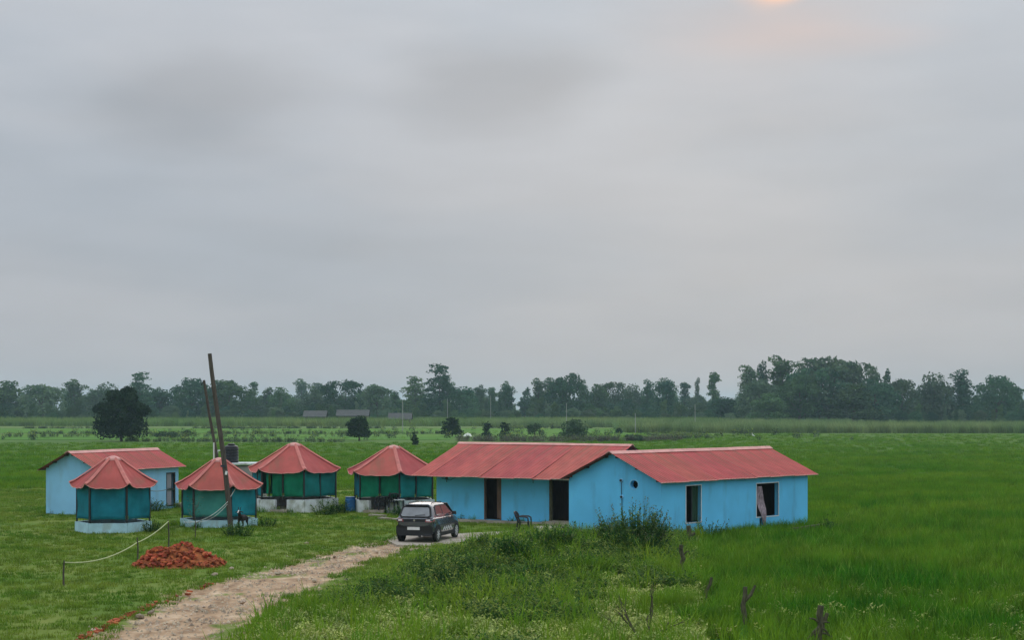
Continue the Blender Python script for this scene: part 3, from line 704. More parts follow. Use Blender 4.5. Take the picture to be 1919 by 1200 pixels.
# ------------------------------------------------------------------ hexagonal huts
def hut(px, py_base, Rr, Rw, phi0, ze, za, zp, label, kinds, gap=None, capr=.3, plm='white', mids=True, Dadd=0.0, pipe=False):
    c = gp(px, py_base); c = Vector((c.x*(c.y+Rw*.95+Dadd)/c.y, c.y+Rw*.95+Dadd, 0))
    h = empty('hexagonal_hut', c, 0, label, 'hut', 'red roofed hexagonal huts')
    V = [Vector((math.cos(phi0+k*math.pi/3), -math.sin(phi0+k*math.pi/3), 0)) for k in range(6)]   # runs clockwise seen from above, k=1..2 face the camera
    pr = random.Random(int(px)); zi = za-.06
    for k in range(6):
        a, b = V[k], V[(k+1) % 6]; nu, nv = 8, 6; vs = []
        for j in range(nv+1):
            f = j/nv; r = capr*.8+(Rr-capr*.8)*f; z = zi+(ze-zi)*f
            for i in range(nu+1):
                t = i/nu; p = (a*(1-t)+b*t)*r
                e = abs(2*t-1)
                zz = z+(.17*e**7)*f**4-(.05*math.sin(t*3.14))*f**2+.008*pr.uniform(-1, 1)
                p.z = zz; vs.append(p+Vector((0, 0, .022*(i % 2))))
        n = nu+1
        MB().add(vs, [(j*n+i, j*n+i+1, (j+1)*n+i+1, (j+1)*n+i) for j in range(nv) for i in range(nu)]).build('roof_panel', M['roof'], h)
        # eave lip of the panel
        lip = vs[-n:]; MB().tube([p+Vector((0, 0, -.012)) for p in lip], .016, 5).build('eave_trim', M['roof_faded'], h)
        # folded hip cap
        ev = a*Rr; ts = [0, .3, .6, .85, 1.0]; w = .085; s = Vector((-a.y, a.x, 0)); vv = []
        for f in ts:
            r = capr*.85+(Rr+.02-capr*.85)*f; z = zi+(ze-zi)*f+.045+.13*f**5+pr.uniform(-.012, .012); p = a*r
            ww = w*(1+.25*f)
            vv += [p+s*ww+Vector((0, 0, z-.03)), p+Vector((0, 0, z+.028)), p-s*ww+Vector((0, 0, z-.03)), p+Vector((0, 0, z+.004))]
        MB().add(vv, [(4*i+q, 4*i+(q+1) % 4, 4*i+4+(q+1) % 4, 4*i+4+q) for i in range(4) for q in range(4)]+[(3, 2, 1, 0), (16, 17, 18, 19)]).build('hip_cap', M['roof_hip'], h)
    MB().lathe([(capr*1.15, za-.13), (capr*1.08, za-.06), (capr*.5, za+.03), (.05, za+.06)], 6, ang0=-phi0).build('roof_cap', M['roof_faded'], h)
    for k in range(6):
        a, b = V[k]*Rw, V[(k+1) % 6]*Rw; m = (a+b)/2
        MB().box((a.x, a.y, (ze+.12)/2), (.07, .07, ze+.12), math.atan2(a.y, a.x)).build('post', M['post'], h)
        if mids: MB().box((m.x, m.y, (zp+ze+.05)/2), (.045, .045, ze+.05-zp), math.atan2(m.y, m.x)).build('post', M['post'], h)
        seg = [(a, m, 0), (m, b, 1)] if mids else [(a, b, 0)]
        for q0, q1, ix in seg:
            kd = kinds.get((k, ix), kinds.get(k, 'teal')); d = (q1-q0); ln = d.length; d = d.normalized(); nrm = Vector((d.y, -d.x, 0)) if (Vector((d.y, -d.x, 0)).dot(m) > 0) else Vector((-d.y, d.x, 0))
            u0, u1 = .05, ln-.05; zb = zp+.13; zt = ze+.04
            if kd == 'net_slot': u1 = ln*.50                          # blind drawn half aside
            nu, nv = 10, 8; vs = []; ph = pr.uniform(0, 6)
            for j in range(nv+1):
                f = j/nv
                for i in range(nu+1):
                    t = i/nu; off = .03*math.sin(t*(7+5*math.sin(ph))+ph)*(.3+f)+.02*math.sin(f*7+ph*2+t*4)
                    p = q0+d*(u0+(u1-u0)*t)+nrm*off; p.z = zt+(zb-zt)*f+.03*math.sin(t*3.14)*(f == 1); vs.append(p)
            n = nu+1
            o = MB().add(vs, [(j*n+i, j*n+i+1, (j+1)*n+i+1, (j+1)*n+i) for j in range(nv) for i in range(nu)]).build('side_blind', M['net' if kd.startswith('net') else kd], h, smooth=True)
            sd = o.modifiers.new('thickness', 'SOLIDIFY'); sd.thickness = .008
            if kd == 'net_slot':
                uu = ln*.68; vs = []
                for j in range(5):
                    for i in range(4):
                        p = q0+d*(uu+.10*i/3+.01*math.sin(j*2)); p = p+nrm*(.02*(i % 2)); p.z = zt-.12+(zb-zt+.3)*j/4; vs.append(p)
                MB().add(vs, [(j*4+i, j*4+i+1, j*4+5+i, j*4+4+i) for j in range(4) for i in range(3)]).build('side_blind', M['net'], h)
        # plinth wall, with the entry left open
        po, pi = Rw*1.06, Rw*.96; A, B, Ai, Bi = V[k]*po, V[(k+1) % 6]*po, V[k]*pi, V[(k+1) % 6]*pi
        spans = [(0.0, 1.0)] if not (gap and gap[0] == k) else [(0.0, gap[1]), (gap[2], 1.0)]
        for f0, f1 in spans:
            g = .004; f0 += g if f0 == 0 else 0; f1 -= g if f1 == 1 else 0
            q = [A.lerp(B, f0), A.lerp(B, f1), Ai.lerp(Bi, f1), Ai.lerp(Bi, f0)]
            MB().slab([Vector((p.x, p.y, -.2)) for p in q], (0, 0, zp+.2)).build('plinth_wall', M[plm], h)
        if gap and gap[0] == k:
            f0, f1 = gap[1]-.05, gap[2]+.05; out = Vector((m.x, m.y, 0)).normalized()
            q = [A.lerp(B, f0)+out*.45, A.lerp(B, f1)+out*.45, A.lerp(B, f1)+out*.02, A.lerp(B, f0)+out*.02]
            MB().slab([Vector((p.x, p.y, -.1)) for p in q], (0, 0, .24)).build('entry_step', M['concrete'], h)
    fl = [V[k]*(Rw*.955) for k in range(6)]
    MB().slab([Vector((p.x, p.y, -.1)) for p in fl], (0, 0, .22)).build('floor', M['concrete'], h)
    FOOT.append([(c.x+v.x*Rw*1.1, c.y+v.y*Rw*1.1) for v in V])
    if pipe:
        MB().tube([(-.24, .05, za-.06), (-.24, .05, za+.72)], .028, 8).build('vent_pipe', M['pvc'], h)
    return h, c
net = {1: 'net', 2: 'teal', 0: 'teal'}
hut1, c1 = hut(411, 992, 1.93, 1.63, R(2), 1.72, 2.98, .36, 'smallest red roofed hut with the leaning wooden pole in front of it',
               {1: 'teal_grey', 0: 'teal_blue', 2: 'teal'}, None, .33, 'paleblue_plinth', False, pipe=True)
hut2, c2 = hut(552, 961, 2.44, 2.20, R(10), 2.00, 3.40, .62, 'hexagonal hut with green front blinds, right of the hut with the wooden pole',
               {(1, 1): 'net_slot', (1, 0): 'net', 0: 'teal', 2: 'teal_blue'}, (1, .40, .66), .36)
hut3, c3 = hut(738, 962, 2.53, 2.12, R(18), 1.90, 3.28, .60, 'hexagonal hut with a dark open entry directly left of the long house',
               {1: 'net', 0: 'teal', 2: 'teal_blue'}, (1, .36, .74), .36)
hut0, c0 = hut(213, 1001, 1.83, 1.52, R(-4), 1.92, 3.14, .42, 'hexagonal hut with plain blue sides, partly in front of the pale house',
               {k: 'teal_blue' for k in range(6)}, None, .33, 'paleblue_plinth', False)

# low service block with the water tank on it
tc_ = at(424, 868, 99); zr = tc_.z
bl = empty('service_block', (tc_.x+.75, tc_.y+.4, 0), R(4), 'low grey flat roofed block carrying the black water tank behind the smallest hut', 'outbuilding')
MB().box((0, 0, zr/2-.1), (3.0, 2.0, zr-.2)).build('wall', M['roofgrey'], bl)
MB().box((0, 0, zr-.045), (3.3, 2.3, .09)).build('roof_slab', M['white'], bl)
foot((tc_.x+.75, tc_.y+.4), R(4), -1.6, 1.6, -1.1, 1.1)
tk = empty('water_tank', (tc_.x+.28, tc_.y+.2, zr), 0, 'black ribbed plastic water tank on the flat grey block', 'water tank')
prof = [(.40, .0)]
for k in range(5):
    z = .04+k*.17; prof += [(.40, z), (.425, z+.03), (.425, z+.10), (.40, z+.13)]
prof += [(.40, .92), (.34, .98), (.20, 1.03)]
MB().lathe(prof, 24).build('body', M['tank'], tk, smooth=False)
MB().lathe([(.20, 1.03), (.215, 1.05), (.215, 1.09), (.16, 1.12)], 20).build('lid', M['tank'], tk)
tag(MB().tube([(0, 0, 0), (0, 0, .55), (.02, -.05, .72), (.3, -.1, .74)], .03, 8).build('water_pipe', M['pvc'], None, loc=(tc_.x-.42, tc_.y-.35, zr)), 'white pipe standing beside the black water tank', 'pipe')

# ------------------------------------------------------------------ the car
def make_car(loc, rz):
    car = empty('parked_car', loc, rz, 'dark grey hatchback parked at the end of the dirt track, seen from behind', 'car')
    # lower body: y runs forward; half section from sill to belt line
    st = [(-1.80, .50, .62, .74, .46, .90), (-1.76, .60, .68, .78, .36, .93), (-1.66, .68, .735, .785, .27, .95), (-1.45, .74, .785, .775, .22, .96), (-1.1, .755, .79, .765, .20, .955),
          (-.5, .76, .785, .765, .19, .95), (.2, .76, .785, .76, .19, .945), (.8, .76, .785, .745, .20, .94), (1.05, .755, .78, .72, .21, .92), (1.4, .74, .77, .69, .23, .88), (1.68, .68, .73, .64, .28, .82), (1.80, .58, .66, .58, .36, .76), (1.85, .46, .56, .48, .44, .68)]
    vs = []; n = 0
    for y, wb, wm, wt, zb, zt in st:
        h = zt-zb
        half = [(0, zb), (wb*.85, zb), (wb, zb+.06), (wm-.01, zb+h*.28), (wm, zb+h*.50), (wm-.012, zb+h*.74), (wt, zt-.03), (wt-.05, zt), (0, zt+.02)]
        ring = [(x, y, z) for x, z in half]+[(-x, y, z) for x, z in reversed(half[1:-1])]
        n = len(ring); vs += ring
    m = len(st)
    fs = [(i*n+k, i*n+(k+1) % n, (i+1)*n+(k+1) % n, (i+1)*n+k) for i in range(m-1) for k in range(n)]+[tuple(range(n)), tuple((m-1)*n+k for k in reversed(range(n)))]
    mb = MB().add(vs, fs)
    # greenhouse shell
    prof = [(-1.70, .93), (-1.62, 1.10), (-1.48, 1.36), (-1.38, 1.425), (-1.0, 1.46), (-.3, 1.47), (.25, 1.435), (.42, 1.395), (.80, 1.16), (1.12, .93)]
    gx = lambda z, y: (.735-(z-.93)*.36)*(1-.045*max(0, (abs(y+.3)-.7))) 
    vs = []
    for y, z in prof:
        w = gx(z, y); roof = z > 1.3
        vs += [(w, y, z-.02), (w*.90, y, z+.012), (w*.45, y, z+.028), (0, y, z+.032), (-w*.45, y, z+.028), (-w*.90, y, z+.012), (-w, y, z-.02)]
    k7 = 7; fs = [(i*k7+k, i*k7+k+1, (i+1)*k7+k+1, (i+1)*k7+k) for i in range(len(prof)-1) for k in range(6)]
    b = len(vs)
    for y, z in prof:                                   # sides drop to the belt
        vs += [(gx(.93, y), y, .93), (-gx(.93, y), y, .93)]
    for i in range(len(prof)-1):
        fs += [(i*7, (i+1)*7, b+2*(i+1), b+2*i), (i*7+6, b+2*i+1, b+2*i+3, (i+1)*7+6)]
    mb.add(vs, fs)
    body = mb.build('body', M['carpaint'], car, smooth=True)
    md = body.modifiers.new('rounding', 'SUBSURF'); md.levels = 2; md.render_levels = 2
    def side(poly, name, ma, off, parent=car, both=True, lower=False):
        for s in ((1, -1) if both else (1,)):
            mb = MB(); pts = []
            for y, z in poly:
                x = gx(z, y)+off
                pts.append(Vector((s*x, y, z)))
            mb.slab(pts, (-s*.02, 0, 0)); mb.build(name, ma, parent)
    def lowx(y, z):
        i = 0
        while i < len(st)-2 and st[i+1][0] < y: i += 1
        a, c = st[i], st[i+1]; f = min(max((y-a[0])/(c[0]-a[0]), 0), 1); v = [a[q]+(c[q]-a[q])*f for q in range(6)]
        h = (z-v[4])/(v[5]-v[4]); pts = [(0, v[1]), (.28, v[2]-.01), (.5, v[2]), (.74, v[2]-.012), (1, v[3])]
        for (h0, x0), (h1, x1) in zip(pts, pts[1:]):
            if h <= h1: return x0+(x1-x0)*max(0, (h-h0)/(h1-h0))
        return v[3]
    def lside(poly, name, ma, off, parent=car, sides=(1, -1)):
        out = []
        for s in sides:
            pts = [Vector((s*(lowx(y, z)+off), y, z)) for y, z in poly]
            out.append(MB().slab(pts, (-s*.025, 0, 0)).build(name, ma, parent))
        return out
    side([(-1.30, 1.03), (-1.16, 1.00), (.62, 1.00), (.78, 1.04), (.36, 1.35), (.18, 1.40), (-.95, 1.41), (-1.12, 1.36)], 'window_surround', M['carplastic'], .004)
    side([(-1.19, 1.06), (-1.08, 1.04), (-.42, 1.04), (-.42, 1.37), (-.93, 1.375), (-1.04, 1.34)], 'side_window', M['glass'], .011)
    side([(-.34, 1.04), (.60, 1.04), (.66, 1.07), (.30, 1.33), (.16, 1.37), (-.34, 1.375)], 'side_window', M['glass'], .011)
    # rear screen on the sloping tailgate
    def rear(x, f, off): 
        y = -1.70+(-1.44+1.70)*f; z = .93+(1.42-.93)*f; nv = Vector((0, -.88, .47)); p = Vector((x, y-.012, z))+nv*off; return p
    def rpanel(poly, name, ma, off, parent=car):
        pts = [rear(x, f, off) for x, f in poly]; MB().slab(pts, Vector((0, .88, -.47))*.03).build(name, ma, parent)
    rpanel([(-.66, .20), (-.58, .05), (.58, .05), (.66, .20), (.585, .80), (.53, .93), (-.53, .93), (-.585, .80)], 'rear_window_surround', M['carplastic'], .020)
    rpanel([(-.58, .22), (-.52, .13), (.52, .13), (.58, .22), (.52, .74), (.47, .82), (-.47, .82), (-.52, .74)], 'rear_window', M['rearglass'], .028)
    MB().box((0, -1.475, 1.43), (.98, .20, .04), rot=Matrix.Rotation(R(-14), 3, 'X')).build('spoiler', M['carpaint'], car)
    mb = MB(); mb.tube([rear(.0, .17, .045), rear(.10, .20, .045), rear(.40, .24, .045)], .010, 6); mb.build('rear_wiper', M['carplastic'], car)
    # windscreen
    pts = [Vector((x, y, z)) for x, y, z in ((-.60, .50, 1.39), (.60, .50, 1.39), (.68, 1.10, .97), (-.68, 1.10, .97))]
    MB().slab([p+Vector((0, .035, .045)) for p in pts], (0, -.02, -.02)).build('windscreen', M['glass'], car)
    # tail
    MB().slab([(-.62, -1.792, .80), (.62, -1.792, .80), (.60, -1.782, .915), (-.60, -1.782, .915)], (0, -.022, 0)).build('tailgate_band', M['carplastic'], car)
    for s in (1, -1):
        q = [(s*.43, -1.80, .80), (s*.66, -1.775, .79), (s*.765, -1.64, .83), (s*.765, -1.60, .92), (s*.66, -1.755, .935), (s*.46, -1.79, .91)]
        if s < 0: q = q[::-1]
        lm = MB().slab(q, (s*.012, -.032, 0)).build('tail_lamp', M['lamp'], car)
        q = [(s*.48, -1.835, .835), (s*.645, -1.813, .83), (s*.645, -1.800, .905), (s*.49, -1.828, .895)]
        if s < 0: q = q[::-1]
        MB().slab(q, (0, -.008, 0)).build('lens', M['lampclear'], lm)
    bp = [(-.64, .70), (-.74, .62), (-.74, .34), (-.62, .27), (.62, .27), (.74, .34), (.74, .62), (.64, .70), (.40, .63), (-.40, .63)]
    MB().slab([(x, -1.800+.22*max(0, abs(x)-.60), z) for x, z in bp], (0, -.035, 0)).build('bumper_cladding', M['carplastic'], car)
    MB().slab([(-.60, -1.79, .64), (.60, -1.79, .64), (.58, -1.79, .785), (-.58, -1.79, .785)], (0, -.030, 0)).build('tailgate_panel', M['carpaint'], car)
    MB().box((-.02, -1.842, .545), (.50, .012, .115)).build('number_plate', M['plate'], car)
    mb = MB(); mb.add([(0, -1.832, .90), (.045, -1.832, .855), (0, -1.832, .81), (-.045, -1.832, .855), (0, -1.832, .875), (.022, -1.832, .855), (0, -1.832, .835), (-.022, -1.832, .855)]+
                      [(0, -1.815, .90), (.045, -1.815, .855), (0, -1.815, .81), (-.045, -1.815, .855)], [(0, 1, 5, 4), (1, 2, 6, 5), (2, 3, 7, 6), (3, 0, 4, 7), (0, 8, 9, 1), (1, 9, 10, 2), (2, 10, 11, 3), (3, 11, 8, 0)])
    mb.build('badge', M['chrome'], car)
    MB().tube([(.32, -1.70, .27), (.32, -1.84, .25)], .028, 8).build('exhaust_pipe', M['chrome'], car)
    for s in (1, -1):
        MB().tube([(s*.46, -1.15, 1.45), (s*.465, -1.05, 1.50), (s*.465, .0, 1.51), (s*.455, .20, 1.45)], .016, 6).build('roof_rail', M['carplastic'], car)
        mr = MB().box((s*.86, .62, 1.03), (.17, .12, .13), taper=.85); mr.build('mirror', M['carplastic'], car)
        for y in (-.50, .45):
            MB().box((s*(lowx(y, .86)+.012), y-.12, .865), (.03, .16, .03)).build('door_handle', M['carpaint'], car)
    # door shut lines and sill cladding, side decal
    for y in (-.40, .70):
        lside([(y, .34), (y+.014, .34), (y+.014, .92), (y, .92)], 'door_gap', M['carplastic'], .002)
    lside([(-.92, .20), (.86, .20), (.86, .33), (-.92, .35)], 'sill_cladding', M['carplastic'], .012)
    dx = random.Random(8)
    for k in range(9):
        y = -.55+k*.13; z = .40+.05*(k % 2)
        lside([(y, z), (y+.07, z), (y+.11, z+.10), (y+.04, z+.10)], 'side_decal', M['whiteplastic'], .006)
    MB().tube([(0.03, -.9, 1.49), (0.03, -1.05, 1.62)], .006, 5).build('aerial', M['carplastic'], car)
    # wheels in black arches
    for s in (1, -1):
        for y in (-1.20, 1.22):
            arch = []; x = lowx(y, .5)+.006
            mb = MB(); n = 18; vs = []
            for k in range(n+1):
                a = math.pi*(k/n)*1.16-.25
                for r in (.315, .385): vs.append((s*x, y+r*math.cos(a), .29+r*math.sin(a)))
            vs += [(s*(x-.05), p[1], p[2]) for p in list(vs)]
            N_ = 2*(n+1)
            fs = [(2*k, 2*k+1, 2*k+3, 2*k+2) for k in range(n)]+[(2*k+1, N_+2*k+1, N_+2*k+3, 2*k+3) for k in range(n)]
            mb.add(vs, fs).build('wheel_arch', M['carplastic'], car)
            mb = MB(); mb.lathe([(.335, -.004), (.335, .004)], 22, (s*(x-.006), y, .30), axis='X'); mb.build('arch_shade_disc', M['carplastic'], car)  # flat black disc on the body, painted shade of the wheel well
            wh = MB().lathe([(.19, -.085), (.27, -.085), (.29, -.06), (.29, .06), (.27, .085), (.19, .085)], 26, axis='X').build('wheel', M['tyre'], car, loc=(s*.70, y, .29))
            mb = MB(); mb.lathe([(.195, .070*s), (.20, .088*s), (.165, .086*s), (.165, .070*s)] if s > 0 else [(.165, .070*s), (.165, .086*s), (.20, .088*s), (.195, .070*s)], 24, axis='X')
            for q in range(8):
                a = q*math.pi/4; Mx = Matrix.Rotation(a, 3, 'X')
                mb.box(Mx@Vector((.084*s, 0, .09)), (.018, .052, .17), rot=Mx)
            mb.lathe([(.05, .075*s), (.045, .10*s)], 12, axis='X')
            mb.build('rim', M['rim'], wh)
    return car
ra = gp(786, 1016.8); ra.z = 0
hd = R(15.0); fw = Vector((math.sin(hd), math.cos(hd), 0))
cl = ra+fw*1.20; cl.z = float(gh(cl.x, cl.y))+.035
car = make_car(cl, -hd)
FOOT.append([tuple((cl+Vector((math.cos(-hd)*x-math.sin(-hd)*y, math.sin(-hd)*x+math.cos(-hd)*y, 0)))[:2]) for x, y in ((-.9, -1.9), (.9, -1.9), (.9, 1.9), (-.9, 1.9))])

# ------------------------------------------------------------------ plastic chairs
def chair(loc, rz, label, ma='blackplastic', group=None):
    c = empty('plastic_chair', loc, rz, label, 'chair', group)      # faces +x
    m = M[ma]
    mb = MB(); vs = []
    for j in range(5):
        for i in range(5):
            x = -.22+.46*i/4; y = -.23+.46*j/4; vs.append((x, y, .42+.02*(i/4)-.018*math.cos(3.1*(j/4-.5))))
    mb.add(vs, [(j*5+i, j*5+i+1, j*5+6+i, j*5+5+i) for j in range(4) for i in range(4)]); o = mb.build('seat', m, c, smooth=True)
    o.modifiers.new('thickness', 'SOLIDIFY').thickness = .022
    def bk(y, f): return Vector((-.22-.17*f-.05*math.cos(y*5)+.03, y, .42+.42*f))
    back = MB().tube([bk(-.25, .45), bk(-.25, .75), bk(-.2, .93), bk(-.08, 1.0), bk(.08, 1.0), bk(.2, .93), bk(.25, .75), bk(.25, .45)], .036, 6).build('backrest', m, c)
    for k in range(5):
        y = -.17+.085*k; MB().tube([bk(y, 0), bk(y*1.05, .5), bk(y*1.1, .9)], [.030, .030, .034], 6).build('slat', m, back)
    for s in (1, -1):
        MB().tube([bk(s*.25, .5), (-.16, s*.27, .66), (.12, s*.28, .65), (.22, s*.275, .60), (.235, s*.265, .45)], [.034, .036, .036, .034, .032], 6).build('armrest', m, c)
        MB().tube([(.225, s*.25, .44), (.25, s*.265, .2), (.27, s*.27, .0)], [.046, .040, .034], 6).build('leg', m, c)
        MB().tube([(-.215, s*.22, .46), (-.26, s*.235, .2), (-.29, s*.24, .0)], [.046, .040, .034], 6).build('leg', m, c)
    return c
p = gp(983, 999); p.z = float(gh(p.x, p.y))+.05
chair(p, R(-14), 'black plastic armchair standing alone on the grass before the long house')
c = c3; f3 = Vector((math.cos(R(108)), -math.sin(R(108)), 0))
a3 = gp(735, 959); a3 = Vector((a3.x*(84.7/a3.y), 84.7, .15)); chair(a3, R(-250), 'black plastic chair with its back to us, right one at the hut entry', group=None)
a3 = gp(716, 959); a3 = Vector((a3.x*(84.8/a3.y), 84.8, .15)); chair(a3, R(205), 'black plastic chair turned sideways in the hut entry, left one of the two')
tb = empty('side_table', ((748-960)*84.55/F, 84.55, .05), .2, 'low white topped table beside the chairs in the hut entry', 'table')
MB().box((0, 0, .62), (.55, .40, .04)).build('table_top', M['whiteplastic'], tb)
for sx in (-1, 1):
    for sy in (-1, 1): MB().box((sx*.23, sy*.16, .30), (.04, .04, .60)).build('leg', M['post'], tb)
# blue drum by the third hut
dp = gp(657, 959); dr = empty('plastic_drum', (dp.x, dp.y, 0), 0, 'blue plastic drum standing at the left corner of the hut beside the long house', 'drum')
MB().lathe([(.24, 0), (.26, .03), (.26, .22), (.275, .24), (.275, .27), (.26, .29), (.26, .52), (.275, .54), (.275, .57), (.26, .59), (.24, .68)], 20).build('body', M['bluedrum'], dr)
MB().lathe([(.235, .681), (.25, .69), (.25, .73), (.22, .74)], 20).build('lid', M['bluedrum'], dr)

# ------------------------------------------------------------------ poles, stakes, ropes
b1 = gp(433, 993); t1 = at(395.5, 663, 73.6)
pl = empty('utility_pole', (b1.x, b1.y, 0), 0, 'tall leaning weathered wooden pole in front of the smallest hut', 'pole')
b1v = Vector((b1.x, b1.y, 0)); dv = t1-b1v
pts = [dv*f+Vector((.05*math.sin(f*5), 0, 0)) for f in (-.04, .15, .3, .45, .6, .75, .9, 1.0)]
MB().tube(pts, [.118, .113, .108, .104, .10, .095, .09, .086], 10).build('shaft', M['woodpole'], pl)
q = dv*.33; MB().tube([q+Vector((.12, -.1, 0)), q+Vector((.10, -.14, -.15))], .05, 6).build('insulator', M['pvc'], pl)
MB().lathe([(.135, -.04), (.135, .04)], 10, tuple(dv*.36)).build('wire_wrap', M['wire'], pl)
b2 = Vector((at(424, 975, 80).x, 80, 0)); t2 = at(385, 713, 80)
p2 = empty('utility_pole', b2, 0, 'thinner dark leaning pole with a short hooked top rising behind the smallest hut', 'pole')
dv2 = t2-b2; MB().tube([dv2*f+Vector((.06*math.sin(f*4+1), 0, 0)) for f in (-.03, .25, .5, .75, 1)], [.085, .08, .075, .065, .06], 8).build('shaft', M['woodpole'], p2)
MB().tube([dv2*.985, dv2*.985+Vector((-.10, -.02, .02)), dv2*.985+Vector((-.17, -.03, -.08)), dv2*.985+Vector((-.16, -.03, -.16))], .035, 6).build('hook', M['post'], p2)
def sag(a, b, s, n=14): 
    a, b = Vector(a), Vector(b); return [a.lerp(b, k/n)+Vector((0, 0, -s*4*(k/n)*(1-k/n))) for k in range(n+1)]
qa = b1v+dv*.155+Vector((0, -.13, 0)); qb = at(345, 979, 73.2)
tag(MB().tube([at(442, 916, 73.9)]+sag(qa, qb, .28), .013, 6).build('rope', M['pvc']), 'pale slack rope running from the leaning pole down across the smallest hut', 'rope')
qb = at(352, 976, 73.0)
tag(MB().tube(sag(qa+Vector((.02, -.03, -.08)), qb, .34), .010, 6).build('rope', M['pvc']), 'second thinner rope hanging just under the slack rope on the smallest hut', 'rope')
sa = g3(316, 1034); sb = g3(258, 1052); 
for p, hh, lb in ((sa, 1.12, 'thin wooden stake where the pale hose begins, nearer the smallest hut'), (sb, .80, 'short thin stake under the hose left of the brick heap')):
    tag(MB().tube([(0, 0, -.2), (.02, 0, hh*.5), (-.01, .01, hh)], [.028, .026, .022], 6).build('stake', M['woodpole'], None, loc=p), lb, 'stake')
sc0 = g3(120, 1100)
tag(MB().tube([(0, 0, -.2), (-.01, 0, .4), (.01, .01, .75)], [.03, .028, .024], 6).build('stake', M['woodpole'], None, loc=sc0), 'stake holding the far end of the hose at the left edge', 'stake')
hs = sag(sa+Vector((0, 0, 1.06)), sb+Vector((-.02, 0, .62)), .08)+sag(sb+Vector((-.02, 0, .62)), sc0+Vector((0, 0, .70)), .22)[1:]
tag(MB().tube(hs, .017, 8).build('hose', M['hose']), 'pale yellow hose sagging over thin stakes above the brick heap', 'hose')
tag(MB().tube(sag(at(270, 917, 73.6), at(318, 916, 88.2), .12), .016, 6).build('cable', M['wire']), 'dark cable strung from the far left hut to the pale house', 'cable')
# dead sapling in front of the smallest hut
sp = g3(366, 1012); sap = empty('sapling', sp, 0, 'thin nearly bare sapling in front of the smallest hut', 'plant')
MB().tube([(0, 0, -.1), (.03, 0, .5), (-.04, .02, 1.1), (-.06, .02, 1.6)], [.022, .018, .013, .006], 6).build('stem', M['woodpole'], sap)
for a, z, l in ((.4, .55, .5), (2.6, .75, .55), (4.0, .9, .4), (5.4, 1.1, .45), (1.2, 1.2, .4), (3.0, .3, .6)):
    MB().tube([(-.01, 0, z), (math.cos(a)*l*.5, math.sin(a)*l*.5, z+l*.35), (math.cos(a)*l*.8, math.sin(a)*l*.8, z+l*.8)], [.010, .007, .004], 5).build('branch', M['woodpole'], sap)
mb = MB()
for _ in range(60):
    a = rng.uniform(0, 6.28); r = rng.uniform(.05, .42); leaf(mb, Vector((r*math.cos(a)-.04, r*math.sin(a), rng.uniform(.9, 1.7))), rng.uniform(0, 6.28), rng.uniform(-.5, .6), .10, .03)
mb.build('foliage', M['leaf_mid'], sap)

# ------------------------------------------------------------------ goat peering round the hut, egret in the paddy
def skin_mesh(name, joints, edges, radii, ma, parent, lv=2):
    me = bpy.data.meshes.new(name); me.from_pydata(joints, edges, []); me.materials.append(ma)
    o = link(bpy.data.objects.new(name, me), parent)
    sk = o.modifiers.new('skin', 'SKIN'); sk.use_smooth_shade = True
    for i, r in enumerate(radii):
        v = me.skin_vertices[0].data[i]; v.radius = (r, r) if isinstance(r, (int, float)) else r
    me.skin_vertices[0].data[0].use_root = True
    sb_ = o.modifiers.new('sub', 'SUBSURF'); sb_.levels = lv; sb_.render_levels = lv
    return o
gpz = g3(455, 994); gt = empty('goat', gpz, R(-100), 'dark goat with a white blaze facing out from the weeds by the pole', 'goat')
# +x is forward
J = [(-.05, 0, .46), (.22, 0, .47), (.34, 0, .56), (.42, 0, .70), (.46, 0, .76), (.60, 0, .68), (-.34, 0, .47), (-.46, 0, .40),
     (.24, .09, .40), (.22, .10, .22), (.23, .10, .02), (.24, -.09, .40), (.22, -.10, .22), (.23, -.10, .02),
     (-.32, .09, .40), (-.28, .10, .28), (-.38, .10, .20), (-.35, .10, .02), (-.32, -.09, .40), (-.28, -.10, .28), (-.38, -.10, .20), (-.35, -.10, .02)]
E_ = [(0, 1), (1, 2), (2, 3), (3, 4), (4, 5), (0, 6), (6, 7), (1, 8), (8, 9), (9, 10), (1, 11), (11, 12), (12, 13), (6, 14), (14, 15), (15, 16), (16, 17), (6, 18), (18, 19), (19, 20), (20, 21)]
RA = [.15, .14, .085, .065, .075, .042, .13, .03, .06, .035, .022, .06, .035, .022, .075, .05, .03, .022, .075, .05, .03, .022]
skin_mesh('body', J, E_, RA, M['fur_dark'], gt)
skin_mesh('blaze', [(.47, 0, .825), (.55, 0, .77), (.63, 0, .705)], [(0, 1), (1, 2)], [.026, .024, .018], M['fur_white'], gt, 1)
for s in (1, -1):
    MB().slab([(.44, s*.06, .79), (.42, s*.19, .74), (.45, s*.17, .71), (.47, s*.06, .75)], (-.015, 0, 0)).build('ear', M['fur_dark'], gt)
    MB().tube([(.43, s*.035, .82), (.38, s*.05, .93), (.32, s*.07, .97)], [.018, .012, .004], 6).build('horn', M['fur_dark'], gt)
ep = gp(1412, 822); eg = empty('egret', (ep.x, ep.y, 0), R(200), 'small white egret standing in the far green paddy', 'bird')
skin_mesh('body', [(0, 0, .48), (.12, 0, .54), (.18, 0, .68), (.14, 0, .82), (.20, 0, .92), (.26, 0, .91), (-.16, 0, .42), (-.30, 0, .36)], [(0, 1), (1, 2), (2, 3), (3, 4), (4, 5), (0, 6), (6, 7)], [.12, .09, .04, .035, .045, .03, .09, .03], M['bird'], eg, 2)
MB().tube([(.27, 0, .91), (.42, 0, .88)], [.018, .004], 6).build('beak', M['yellow'], eg)
for s in (1, -1): MB().tube([(-.02, s*.05, .42), (.0, s*.05, .22), (-.02, s*.05, 0)], .012, 6).build('leg', M['birdleg'], eg)

